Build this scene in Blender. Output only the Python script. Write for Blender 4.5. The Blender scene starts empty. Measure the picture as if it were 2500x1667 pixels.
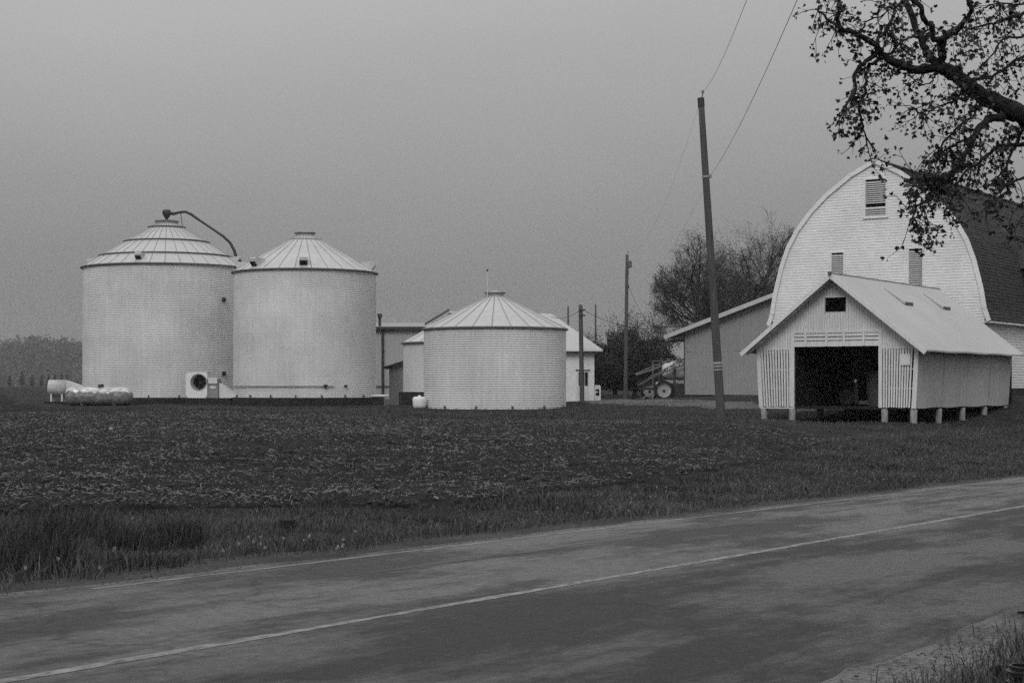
import bpy, math, random
import numpy as np
from mathutils import Matrix, Vector
random.seed(7); rng = np.random.default_rng(11)
R = math.radians
SC = bpy.context.scene
COL = SC.collection

# ------------------------------------------------------------------ camera, sky, sun, exposure
FPX, CX, HY, CAMZ = 4000.0, 1250.0, 940.0, 1.4        # photo geometry in its 2500 px frame
cam_d = bpy.data.cameras.new('camera'); cam = bpy.data.objects.new('camera', cam_d); COL.objects.link(cam)
cam_d.sensor_width = 36; cam_d.lens = 36 * FPX / 2500; cam_d.shift_y = (HY - 833.5) / 2500
cam_d.clip_start = .1; cam_d.clip_end = 6000
cam.location = (0, 0, CAMZ); cam.rotation_euler = (R(90), 0, 0); SC.camera = cam

SUN_EL, SUN_AZ = R(40), R(196)                         # soft light from behind and left of the camera
world = bpy.data.worlds.new('World'); SC.world = world; world.use_nodes = True
nt = world.node_tree; N = nt.nodes; LK = nt.links; N.clear()
def nd(tree, t, **kw):
    n = tree.nodes.new(t)
    for k, v in kw.items(): setattr(n, k, v)
    return n
sky = nd(nt, 'ShaderNodeTexSky', sky_type='NISHITA', sun_disc=False)
sky.sun_elevation = SUN_EL; sky.sun_rotation = SUN_AZ; sky.dust_density = 4; sky.air_density = 1
bw = nd(nt, 'ShaderNodeRGBToBW'); LK.new(sky.outputs[0], bw.inputs[0])
tc = nd(nt, 'ShaderNodeTexCoord'); sx = nd(nt, 'ShaderNodeSeparateXYZ'); LK.new(tc.outputs['Generated'], sx.inputs[0])
ramp = nd(nt, 'ShaderNodeValToRGB'); LK.new(sx.outputs['Z'], ramp.inputs[0])
el = ramp.color_ramp.elements                          # overcast dome: grey horizon, bright zenith
el[0].position = 0; el[0].color = (.165,)*3 + (1,)
el[1].position = 1; el[1].color = (.95,)*3 + (1,)
for p, v in ((.05, .215), (.12, .295), (.21, .415), (.40, .66), (.7, .88)):
    e = el.new(p); e.color = (v, v, v, 1)
cn = nd(nt, 'ShaderNodeTexNoise'); cn.inputs['Scale'].default_value = 1.8; cn.inputs['Detail'].default_value = 4
mp = nd(nt, 'ShaderNodeMapping'); mp.inputs['Scale'].default_value = (1, 1, 3); LK.new(tc.outputs['Generated'], mp.inputs[0]); LK.new(mp.outputs[0], cn.inputs[0])
cm = nd(nt, 'ShaderNodeMapRange'); cm.inputs['To Min'].default_value = .76; cm.inputs['To Max'].default_value = 1.24; LK.new(cn.outputs[0], cm.inputs[0])
mul = nd(nt, 'ShaderNodeMath', operation='MULTIPLY'); LK.new(ramp.outputs[0], mul.inputs[0]); LK.new(cm.outputs[0], mul.inputs[1])
mul2 = nd(nt, 'ShaderNodeMath', operation='MULTIPLY'); mul2.inputs[1].default_value = 10.0; LK.new(mul.outputs[0], mul2.inputs[0])
mixs = nd(nt, 'ShaderNodeMix'); mixs.inputs[0].default_value = .96; LK.new(bw.outputs[0], mixs.inputs[2]); LK.new(mul2.outputs[0], mixs.inputs[3])
bg = nd(nt, 'ShaderNodeBackground'); bg.inputs[1].default_value = .1; LK.new(mixs.outputs[0], bg.inputs[0])
wo = nd(nt, 'ShaderNodeOutputWorld'); LK.new(bg.outputs[0], wo.inputs[0])

sl = bpy.data.lights.new('sun', 'SUN'); sl.energy = 1.1; sl.angle = R(26); sl.color = (1, 1, 1)
sun = bpy.data.objects.new('sun', sl); COL.objects.link(sun); sun.location = (0, 0, 60)
sdir = Vector((math.sin(SUN_AZ) * math.cos(SUN_EL), math.cos(SUN_AZ) * math.cos(SUN_EL), math.sin(SUN_EL)))
sun.rotation_euler = sdir.to_track_quat('Z', 'Y').to_euler()
vs = SC.view_settings; vs.view_transform = 'Standard'; vs.look = 'None'; vs.exposure = 0.0; vs.gamma = 1; vs.use_curve_mapping = False
SC.cycles.use_denoising = False            # keep the fine texture crisp
SC.cycles.use_adaptive_sampling = True; SC.cycles.adaptive_threshold = .04; SC.cycles.adaptive_min_samples = 40
SC.cycles.max_bounces = 5; SC.cycles.diffuse_bounces = 3; SC.cycles.volume_bounces = 0; SC.cycles.transparent_max_bounces = 8

# ------------------------------------------------------------------ materials (a black and white photograph: neutral greys)
MATS = {}
def M(name, c, rough=.75, var=.15, scale=3., stretch=(1, 1, 1), bump=0., bscale=30., metal=0., spec=.3, kind=None, var2=0., scale2=.4, ramp=(.3, .7), bstretch=None):
    if name in MATS: return MATS[name]
    m = bpy.data.materials.new(name); m.use_nodes = True; t = m.node_tree; L = t.links
    b = t.nodes['Principled BSDF']
    b.inputs['Roughness'].default_value = rough; b.inputs['Metallic'].default_value = metal; b.inputs['Specular IOR Level'].default_value = spec
    co = nd(t, 'ShaderNodeTexCoord'); mpn = nd(t, 'ShaderNodeMapping'); mpn.inputs['Scale'].default_value = stretch
    L.new(co.outputs['Object'], mpn.inputs[0])
    n1 = nd(t, 'ShaderNodeTexNoise'); n1.inputs['Scale'].default_value = scale; n1.inputs['Detail'].default_value = 7; n1.inputs['Roughness'].default_value = .62
    L.new(mpn.outputs[0], n1.inputs[0])
    r = nd(t, 'ShaderNodeMapRange'); r.inputs['From Min'].default_value = ramp[0]; r.inputs['From Max'].default_value = ramp[1]
    r.inputs['To Min'].default_value = c * (1 - var); r.inputs['To Max'].default_value = c * (1 + var); L.new(n1.outputs[0], r.inputs[0])
    out = r.outputs[0]
    if var2:
        n2 = nd(t, 'ShaderNodeTexNoise'); n2.inputs['Scale'].default_value = scale2; n2.inputs['Detail'].default_value = 4; L.new(co.outputs['Object'], n2.inputs[0])
        r2 = nd(t, 'ShaderNodeMapRange'); r2.inputs['From Min'].default_value = .35; r2.inputs['From Max'].default_value = .65
        r2.inputs['To Min'].default_value = 1 - var2; r2.inputs['To Max'].default_value = 1 + var2; L.new(n2.outputs[0], r2.inputs[0])
        mm = nd(t, 'ShaderNodeMath', operation='MULTIPLY'); L.new(out, mm.inputs[0]); L.new(r2.outputs[0], mm.inputs[1]); out = mm.outputs[0]
    if kind == 'bin':                                  # curved sheets: brick pattern unrolled round the drum
        sp = nd(t, 'ShaderNodeSeparateXYZ'); L.new(co.outputs['Object'], sp.inputs[0])
        at = nd(t, 'ShaderNodeMath', operation='ARCTAN2'); L.new(sp.outputs[0], at.inputs[0]); L.new(sp.outputs[1], at.inputs[1])
        ml = nd(t, 'ShaderNodeMath', operation='MULTIPLY'); ml.inputs[1].default_value = 4.2; L.new(at.outputs[0], ml.inputs[0])
        cb = nd(t, 'ShaderNodeCombineXYZ'); L.new(ml.outputs[0], cb.inputs[0]); L.new(sp.outputs[2], cb.inputs[1])
        br = nd(t, 'ShaderNodeTexBrick'); L.new(cb.outputs[0], br.inputs[0])
        br.inputs['Scale'].default_value = 1; br.inputs['Brick Width'].default_value = 2.75; br.inputs['Row Height'].default_value = .813
        br.inputs['Mortar Size'].default_value = .012; br.inputs['Color1'].default_value = (.95,)*3 + (1,); br.inputs['Color2'].default_value = (1.03,)*3 + (1,)
        br.inputs['Mortar'].default_value = (.96,)*3 + (1,)
        mm = nd(t, 'ShaderNodeMath', operation='MULTIPLY'); L.new(out, mm.inputs[0]); L.new(br.outputs[0], mm.inputs[1]); out = mm.outputs[0]
    L.new(out, b.inputs['Base Color'])
    if bump:
        nb = nd(t, 'ShaderNodeTexNoise'); nb.inputs['Scale'].default_value = bscale; nb.inputs['Detail'].default_value = 5
        if bstretch:
            m3 = nd(t, 'ShaderNodeMapping'); m3.inputs['Scale'].default_value = bstretch; L.new(co.outputs['Object'], m3.inputs[0]); L.new(m3.outputs[0], nb.inputs[0])
        else: L.new(co.outputs['Object'], nb.inputs[0])
        bp = nd(t, 'ShaderNodeBump'); bp.inputs['Strength'].default_value = bump; bp.inputs['Distance'].default_value = .02
        L.new(nb.outputs[0], bp.inputs['Height']); L.new(bp.outputs[0], b.inputs['Normal'])
    MATS[name] = m; return m

BINM = M('galvanised corrugated sheet', .61, .75, .09, 1.6, (5, 5, .22), metal=0., spec=.25, kind='bin', var2=.10, scale2=.35)
ROOFM = M('weathered roof sheet', .48, .5, .10, 2.5, (1, 1, 1), metal=.15, spec=.5, var2=.06)
SEAM = M('roof rib metal', .28, .55, .1, 4)
DKMET = M('dark steel', .035, .6, .3, 6, spec=.4)
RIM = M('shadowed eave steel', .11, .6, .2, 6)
TAR = M('black tarred concrete', .022, .85, .4, 3, bump=.4)
WHITE = M('white barn paint', .72, .7, .10, 2.5, (1, 1, 4), var2=.07, scale2=.5)
WHITE2 = M('worn white paint', .60, .75, .16, 4, (3, 3, .8), var2=.08, scale2=.8)
CRIBW = M('chalky white crib boards', .66, .8, .17, 3, (8, 8, .7), var2=.08)
CRIBS = M('dull ribbed crib sheet', .37, .65, .14, 2, (7, 7, .4), var2=.10, scale2=.45)
CRIBR = M('pale roof sheet', .43, .6, .07, 3, (1, 4, 1), var2=.05)
SHEDM = M('grey shed sheet', .26, .7, .10, 2, (5, 5, .5), var2=.06)
METB = M('ribbed steel cladding', .36, .65, .10, 2, (5, 5, .5), var2=.06)
SHING = M('asphalt shingles', .042, .9, .22, 3.5, (1, 1, 1), bump=.5, bscale=18, var2=.2, scale2=.3)
LOUV = M('grey painted louver', .46, .75, .15, 5)
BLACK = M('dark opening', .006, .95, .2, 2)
INTER = M('timber darkened as shade', .012, .9, .4, 4)  # near-black: the shade indoors is put into the timber colour
WOODP = M('creosoted pole wood', .075, .85, .4, 3, (9, 9, .5), bump=.5, bscale=12, bstretch=(6, 6, .4))
POST = M('weathered post', .27, .85, .35, 5, (4, 4, 1), bump=.4)
RUBBER = M('black tyre rubber', .014, .8, .3, 8)
TANKW = M('stained tank paint', .52, .55, .2, 2.5, (1, 1, 2), var2=.12, scale2=1.5, spec=.5)
PLAST = M('white poly tank', .74, .45, .08, 3, spec=.5)
CONC = M('pale concrete', .35, .85, .15, 4)
WIRE = M('wire', .03, .7, .1, 5)
INSUL = M('porcelain', .3, .3, .1, 5)
BARK = M('dark wet bark', .016, .85, .6, 9, (2, 2, 1), bump=1., bscale=26)
LEAF = M('young maple leaf', .030, .6, .5, 9)
TWIG = M('grey twig', .05, .85, .4, 4)
LEAF2 = M('budding foliage', .036, .8, .5, 3)
BUSHL = M('shrub foliage', .028, .8, .5, 2)
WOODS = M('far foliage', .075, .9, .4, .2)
GRASS = M('rough grass', .060, .7, .55, 3.5, var2=.35, scale2=.5, spec=.25)
DEADG = M('dead grass', .12, .8, .5, 6, spec=.2)
CLOD = M('field clods', .034, .95, .6, 5, bump=.8, bscale=25, spec=.12)
STRAW = M('corn residue', .15, .8, .75, 9, spec=.2)
FLUFF = M('dandelion fluff', .32, .9, .1, 20)
STEM = M('dandelion stem', .07, .7, .2, 9)
GROUND = M('wet lawn soil', .026, .95, .42, .9, bump=1., bscale=9, var2=.30, scale2=.10, spec=.1)
SOIL = M('dark field soil', .0145, .95, .5, 3.5, bump=1., bscale=14, var2=.25, scale2=.15, spec=.12)
GRAVEL = M('drive gravel', .085, .9, .35, 9, bump=.8, bscale=30, var2=.25, scale2=.25)
SHOULD = M('shoulder gravel', .055, .9, .55, 22, bump=1., bscale=60, var2=.3, scale2=1.2, spec=.2)
STONE = M('pale stone', .3, .85, .2, 9, bump=.5)
STUMP = M('old stump', .02, .9, .5, 8, bump=.8)
BLKPL = M('black plastic', .012, .35, .2, 6, spec=.5)

# ------------------------------------------------------------------ mesh helpers
class MB:
    def __init__(s): s.v = []; s.f = []
    def add(s, vs, fs):
        o = len(s.v); s.v += [tuple(map(float, p)) for p in vs]; s.f += [tuple(i + o for i in q) for q in fs]; return s
    def box(s, x0, x1, y0, y1, z0, z1, mat=None):
        c = [(x, y, z) for z in (z0, z1) for y in (y0, y1) for x in (x0, x1)]
        if mat is not None: c = [tuple(mat @ Vector(p)) for p in c]
        return s.add(c, [(0, 2, 3, 1), (4, 5, 7, 6), (0, 1, 5, 4), (2, 6, 7, 3), (0, 4, 6, 2), (1, 3, 7, 5)])
    def bar(s, a, b, w, h, up=(0, 0, 1)):
        a = Vector(a); b = Vector(b); d = (b - a); L = d.length; d.normalize(); u = Vector(up)
        x = d.cross(u)
        if x.length < 1e-4: x = d.cross(Vector((1, 0, 0)))
        x.normalize(); u = x.cross(d)
        c = [a + d * t * L + x * sx_ * w / 2 + u * sz * h / 2 for sz in (-1, 1) for t in (0, 1) for sx_ in (-1, 1)]
        return s.add(c, [(0, 2, 3, 1), (4, 5, 7, 6), (0, 1, 5, 4), (2, 6, 7, 3), (0, 4, 6, 2), (1, 3, 7, 5)])
    def tube(s, pts, rad, n=8, cap=True):
        P = [Vector(p) for p in pts]; k = len(P); rad = list(rad) if hasattr(rad, '__len__') else [rad] * k
        vs = []; prev = None
        for i in range(k):
            d = (P[min(i + 1, k - 1)] - P[max(i - 1, 0)]).normalized()
            if prev is None:
                x = d.cross(Vector((0, 0, 1)))
                if x.length < .05: x = d.cross(Vector((1, 0, 0)))
            else: x = prev - d * prev.dot(d)
            x.normalize(); prev = x; y = d.cross(x)
            for j in range(n):
                t = 2 * math.pi * j / n; vs.append(P[i] + (x * math.cos(t) + y * math.sin(t)) * rad[i])
        fs = [(i * n + j, i * n + (j + 1) % n, (i + 1) * n + (j + 1) % n, (i + 1) * n + j) for i in range(k - 1) for j in range(n)]
        if cap: fs += [tuple(range(n))[::-1], tuple((k - 1) * n + j for j in range(n))]
        return s.add(vs, fs)
    def lathe(s, prof, n=48, c=(0, 0, 0), a0=0., a1=2 * math.pi):
        full = abs(a1 - a0 - 2 * math.pi) < 1e-6; m = n if full else n + 1; k = len(prof)
        A = np.linspace(a0, a1, n + 1)[:m]
        vs = [(c[0] + r * math.cos(t), c[1] + r * math.sin(t), c[2] + z) for r, z in prof for t in A]
        fs = [(i * m + j, i * m + (j + 1) % m, (i + 1) * m + (j + 1) % m, (i + 1) * m + j) for i in range(k - 1) for j in range(n)]
        return s.add(vs, fs)
    def prism(s, poly, axis, a, b):                    # poly 2D extruded along axis from a to b
        def p3(q, t): return (t, q[0], q[1]) if axis == 'x' else ((q[0], t, q[1]) if axis == 'y' else (q[0], q[1], t))
        n = len(poly); vs = [p3(q, a) for q in poly] + [p3(q, b) for q in poly]
        fs = [tuple(range(n))[::-1], tuple(range(n, 2 * n))] + [(i, (i + 1) % n, n + (i + 1) % n, n + i) for i in range(n)]
        return s.add(vs, fs)
    def build(s, name, mat, parent=None, smooth=False, loc=None, rot=None):
        me = bpy.data.meshes.new(name); me.from_pydata(s.v, [], s.f); me.materials.append(mat)
        if smooth: me.polygons.foreach_set('use_smooth', [True] * len(me.polygons))
        me.update(); return obj(name, me, parent, loc, rot)
def obj(name, me, parent=None, loc=None, rot=None):
    o = bpy.data.objects.new(name, me); COL.objects.link(o)
    if parent: o.parent = parent
    if loc is not None: o.location = loc
    if rot is not None: o.rotation_euler = rot
    return o
def np_mesh(name, V, F, mat, smooth=False):
    V = np.asarray(V, dtype=np.float32); F = np.asarray(F, dtype=np.int32); k = F.shape[1]
    me = bpy.data.meshes.new(name); me.vertices.add(len(V)); me.vertices.foreach_set('co', V.ravel())
    me.loops.add(F.size); me.loops.foreach_set('vertex_index', F.ravel()); me.polygons.add(len(F))
    me.polygons.foreach_set('loop_start', np.arange(0, F.size, k, dtype=np.int32)); me.polygons.foreach_set('loop_total', np.full(len(F), k, dtype=np.int32))
    if smooth: me.polygons.foreach_set('use_smooth', np.ones(len(F), dtype=bool))
    me.materials.append(mat); me.update(calc_edges=True); me.validate(); return me
def tag(o, label, cat, group=None):
    o['label'] = label; o['category'] = cat
    if group: o['group'] = group
    return o
def thing(name, label, cat, loc, rz=0, group=None):
    o = bpy.data.objects.new(name, None); o.empty_display_size = .3; COL.objects.link(o); o.location = loc; o.rotation_euler = (0, 0, rz)
    return tag(o, label, cat, group)
def copy_of(o, parent=None, loc=None, rot=None):
    c = o.copy(); COL.objects.link(c); c.parent = parent
    if loc is not None: c.location = loc
    if rot is not None: c.rotation_euler = rot
    return c
def structure(o): o['kind'] = 'structure'; return o
def stuff(o, label=None, cat=None):
    o['kind'] = 'stuff'
    if label: o['label'] = label; o['category'] = cat
    return o

# ------------------------------------------------------------------ terrain
SLOPE = .0165
UH = np.array([.5323, .8466]); NH = np.array([-.8466, .5323])       # along / across the road
def road_z(s): return -SLOPE * np.clip(s, -60, 130)
def sd(x, y): return x * UH[0] + y * UH[1], x * NH[0] + y * NH[1]
def xy(s, d): return s * UH[0] + d * NH[0], s * UH[1] + d * NH[1]
CP = [(-21.3, 101, .2), (-22, 95.5, .2), (-11.9, 90, .2), (-18, 92, .3), (-14.5, 89, .24), (-.8, 70.6, .39), (-24, 88, .26), (-28, 100, .28), (7.1, 56, .3), (13.5, 59.5, 0), (9.6, 62, 0), (19.7, 65.7, .22), (14.5, 58.8, 0),
      (14.5, 69, .35), (12.6, 120, .5), (18, 118, .6), (8, 124, .3), (8.3, 118, .37), (4, 106, .34), (4.3, 103, .37), (18, 74, .8), (24, 80, .85), (30, 92, .9), (23, 71, .8), (11, 76, .75), (13, 90, .7),
      (-100, 350, 1.05), (-60, 350, 1.05), (0, 350, 1.), (150, 350, 1.2), (-100, 120, .3), (-60, 70, .2), (-40, 40, .1), (-500, 1500, 1.2), (0, 1500, 1.2), (800, 1500, 1.2), (-900, 300, .8),
      (900, 300, .5), (120, 120, .2), (-6.7, 59.7, .27), (0, 35, 0), (-12, 35, .12), (-20, 55, .2), (0, 47, .18), (-2.7, 80, .46), (60, 160, .7), (-900, -300, 0), (500, -300, -1)]
for s_ in (-60, -20, 0, 12, 25, 38, 50, 65, 85, 120):
    for d_ in (10.5, 3.):
        X_, Y_ = xy(s_, d_); CP.append((X_, Y_, float(road_z(s_))))
CP = np.array(CP)
def _phi(r2): return np.where(r2 > 0, .5 * r2 * np.log(np.maximum(r2, 1e-9)), 0)
_n = len(CP); _A = np.zeros((_n + 3, _n + 3)); _Q = CP[:, :2] / 50
_A[:_n, :_n] = _phi(((_Q[:, None] - _Q[None]) ** 2).sum(-1)) + np.eye(_n) * 1e-3
_A[:_n, _n] = 1; _A[:_n, _n + 1:] = _Q; _A[_n, :_n] = 1; _A[_n + 1:, :_n] = _Q.T
_W = np.linalg.solve(_A, np.concatenate([CP[:, 2], np.zeros(3)]))
def sstep(a, b, t): t = np.clip((t - a) / (b - a), 0, 1); return t * t * (3 - 2 * t)
def vnoise(x, y, seed=0):                              # smooth value noise
    xi, yi = np.floor(x).astype(int), np.floor(y).astype(int); fx, fy = x - xi, y - yi
    def h(a, b):
        v = np.sin(a * 127.1 + b * 311.7 + seed * 74.7) * 43758.5453; return v - np.floor(v)
    u, v = fx * fx * (3 - 2 * fx), fy * fy * (3 - 2 * fy)
    return (h(xi, yi) * (1 - u) + h(xi + 1, yi) * u) * (1 - v) + (h(xi, yi + 1) * (1 - u) + h(xi + 1, yi + 1) * u) * v

def G(x, y):
    x = np.atleast_1d(np.asarray(x, float)); y = np.atleast_1d(np.asarray(y, float)); out = np.empty(x.size)
    xf, yf = x.ravel(), y.ravel()
    for i in range(0, x.size, 40000):
        q = np.stack([xf[i:i + 40000], yf[i:i + 40000]], 1) / 50
        out[i:i + 40000] = _phi(((q[:, None] - _Q[None]) ** 2).sum(-1)) @ _W[:_n] + _W[_n] + q @ _W[_n + 1:]
    s, d = sd(xf, yf); w = sstep(9.8, 14.5, d)
    z = road_z(s) * (1 - w) + np.clip(out, -3.2, 3) * w
    far = sstep(700, 1400, np.hypot(xf, yf)); z = z * (1 - far) + 1.0 * far
    nz = (vnoise(xf * .35, yf * .35) - .5) * .07 + (vnoise(xf * .12, yf * .12, 3) - .5) * .10
    z = z + nz * sstep(12, 17, d) * (1 - sstep(150, 220, np.hypot(xf, yf)))
    return z.reshape(x.shape)
def g(x, y): return float(G(x, y)[0])
def pg(px, py):                                        # photo pixel -> point where its ray meets the ground
    t = np.concatenate([np.arange(5, 150, .1), np.arange(150, 900, 1.)]); X = (px - CX) / FPX * t; Z = CAMZ + (HY - py) / FPX * t
    h = Z - G(X, t); k = np.argmax(h < 0) if (h < 0).any() else len(t) - 1
    return float(X[k]), float(t[k]), float(G(X[k], t[k])[0])
def at(px, py, Y): return Vector(((px - CX) / FPX * Y, Y, CAMZ + (HY - py) / FPX * Y))
def inside(x, y, poly):
    r = np.zeros(x.shape, bool); n = len(poly)
    for i in range(n):
        (x0, y0), (x1, y1) = poly[i], poly[(i + 1) % n]
        c = ((y0 > y) != (y1 > y)) & (x < (x1 - x0) * (y - y0) / ((y1 - y0) + 1e-12) + x0); r ^= c
    return r
def axis_vals(lo, near0, near1, hi, step, grow):
    a = list(np.arange(near0, near1 + 1e-6, step)); t, k = near1, step
    while t < hi: k *= grow; t += k; a.append(min(t, hi))
    t, k = near0, step
    while t > lo: k *= grow; t -= k; a.insert(0, max(t, lo))
    return np.unique(np.round(a, 4))
gx = axis_vals(-1700, -40, 40, 1700, .6, 1.16); gy = axis_vals(-300, -4, 110, 1700, .6, 1.16)
GX, GY = np.meshgrid(gx, gy); GZ = G(GX, GY)
_s, _d = sd(GX, GY)
GZ = GZ - .03 * ((_d < 10.4) & (_d > 1.5))             # sunk below the road sheet
nx = len(gx); ii, jj = np.meshgrid(np.arange(len(gy) - 1), np.arange(nx - 1), indexing='ij'); b0 = (ii * nx + jj).ravel()
structure(obj('ground', np_mesh('ground', np.stack([GX.ravel(), GY.ravel(), GZ.ravel()], 1), np.stack([b0, b0 + 1, b0 + nx + 1, b0 + nx], 1), GROUND, True)))

# road: local x along the road, local y across
ROADROT = math.atan2(UH[1], UH[0])
ROAD = M('wet asphalt', .06)
t = ROAD.node_tree; t.nodes.clear(); L = t.links
co = nd(t, 'ShaderNodeTexCoord'); b = nd(t, 'ShaderNodeBsdfPrincipled'); o_ = nd(t, 'ShaderNodeOutputMaterial'); L.new(b.outputs[0], o_.inputs[0])
def noise_of(scale, stretch, detail=6, rough=.6, off=(0, 0, 0)):
    m_ = nd(t, 'ShaderNodeMapping'); m_.inputs['Scale'].default_value = stretch; m_.inputs['Location'].default_value = off; L.new(co.outputs['Object'], m_.inputs[0])
    n_ = nd(t, 'ShaderNodeTexNoise'); n_.inputs['Scale'].default_value = scale; n_.inputs['Detail'].default_value = detail; n_.inputs['Roughness'].default_value = rough
    L.new(m_.outputs[0], n_.inputs[0]); return n_.outputs[0]
def rng_(src, a, b_, c, d):
    r = nd(t, 'ShaderNodeMapRange'); L.new(src, r.inputs[0])
    for k, v in zip(('From Min', 'From Max', 'To Min', 'To Max'), (a, b_, c, d)): r.inputs[k].default_value = v
    return r.outputs[0]
def mth(op, a, b_):
    m_ = nd(t, 'ShaderNodeMath', operation=op)
    for i, q in enumerate((a, b_)):
        if isinstance(q, (int, float)): m_.inputs[i].default_value = q
        else: L.new(q, m_.inputs[i])
    return m_.outputs[0]
patch = noise_of(.62, (.42, 1.0, 1), 10, .74); patch2 = noise_of(1.6, (.14, 1, 1), 8, .7, (7, 3, 0)); grain = noise_of(24, (.6, 1, 1), 8, .85)
spy = nd(t, 'ShaderNodeSeparateXYZ'); L.new(co.outputs['Object'], spy.inputs[0])
lane = rng_(mth('ADD', spy.outputs[1], mth('MULTIPLY', patch2, 1.2)), 6.6, 7.6, .54, 1.0)   # the near lane is the older, darker asphalt
wet = rng_(mth('ADD', mth('MULTIPLY', patch, .65), mth('MULTIPLY', patch2, .35)), .46, .54, 0, 1)
base = mth('MULTIPLY', mth('MULTIPLY', rng_(wet, 0, 1, .028, .074), lane), mth('MULTIPLY', rng_(grain, .34, .66, .45, 1.55), rng_(noise_of(8, (1.3, .8, 1), 9, .85, (3, 9, 0)), .36, .64, .42, 1.58)))
wp = nd(t, 'ShaderNodeMapping'); wp.inputs['Scale'].default_value = (.55, 1, 1); L.new(co.outputs['Object'], wp.inputs[0])
wn = nd(t, 'ShaderNodeTexNoise'); wn.inputs['Scale'].default_value = 1.7; wn.inputs['Detail'].default_value = 5; L.new(wp.outputs[0], wn.inputs[0])
wa = nd(t, 'ShaderNodeVectorMath', operation='MULTIPLY_ADD'); L.new(wn.outputs['Color'], wa.inputs[0]); wa.inputs[1].default_value = (.9, .9, 0); L.new(wp.outputs[0], wa.inputs[2])
vo = nd(t, 'ShaderNodeTexVoronoi', feature='DISTANCE_TO_EDGE'); vo.inputs['Scale'].default_value = .42; L.new(wa.outputs[0], vo.inputs['Vector'])
crack = rng_(vo.outputs['Distance'], .002, .010, .45, 1.0)
base = mth('MULTIPLY', base, crack)
L.new(base, b.inputs['Base Color']); L.new(rng_(wet, 0, 1, .62, .40), b.inputs['Roughness'])
b.inputs['Specular IOR Level'].default_value = .30
bp = nd(t, 'ShaderNodeBump'); bp.inputs['Strength'].default_value = .55; bp.inputs['Distance'].default_value = .012; L.new(grain, bp.inputs['Height']); L.new(bp.outputs[0], b.inputs['Normal'])
def ribbon(name, d0, d1, mat, lift, s0=-60, s1=300, step=1., wob0=0., wob1=0., nd_=6, seed=0):
    S = np.arange(s0, s1 + .1, step)
    if wob0 or wob1: S = np.concatenate([np.arange(s0, 60, .25), np.arange(60, s1 + .1, 2.)])
    e0 = d0 + (vnoise(S * 1.3, S * 0, seed) - .5) * 2 * wob0 + (vnoise(S * 5, S * 0, seed + 1) - .5) * wob0
    e1 = d1 + (vnoise(S * 1.1, S * 0 + 5, seed + 2) - .5) * 2 * wob1 + (vnoise(S * 4.3, S * 0, seed + 3) - .5) * wob1
    T = np.linspace(0, 1, nd_); Dm = e0[:, None] * (1 - T) + e1[:, None] * T; Sm = np.repeat(S[:, None], nd_, 1)
    z = road_z(Sm) + lift
    V = np.stack([Sm.ravel(), Dm.ravel(), z.ravel()], 1); i, j = np.meshgrid(np.arange(len(S) - 1), np.arange(nd_ - 1), indexing='ij'); q = (i * nd_ + j).ravel()
    o = obj(name, np_mesh(name, V, np.stack([q, q + nd_, q + nd_ + 1, q + 1], 1), mat)); o.rotation_euler = (0, 0, ROADROT); return structure(o)
ribbon('road', 3.15, 9.55, ROAD, .004, wob0=.07, wob1=.05, nd_=8)
ribbon('gravel_shoulder', 9.40, 10.15, SHOULD, .0025, wob1=.16, seed=4)
SHOULD2 = M('pale shoulder gravel', .12, .9, .6, 22, bump=1., bscale=60, var2=.35, scale2=1.2, spec=.2)
ribbon('gravel_shoulder', 2.35, 3.28, SHOULD2, .0025, wob0=.18, seed=9)
PAINT = M('worn road paint', .15, .6, .6, 16, (.5, 1, 1), ramp=(.35, .6), spec=.4)
PAINT2 = M('faded edge paint', .15, .6, .45, 9, (.4, 1, 1), ramp=(.35, .62), spec=.4)
ribbon('centre_line', 6.50, 6.60, PAINT, .0062, wob0=.012, wob1=.012, nd_=2, seed=20)
ribbon('edge_line', 9.26, 9.33, PAINT2, .0062, s0=8.8, wob0=.015, wob1=.015, nd_=2, seed=24)
SEAMM = M('tar seam', .03, .5, .3, 6, spec=.4)
ribbon('tar_seam', 8.33, 8.40, SEAMM, .0062, s0=11.0, s1=34, wob0=.05, wob1=.03, nd_=2, seed=31)

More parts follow.
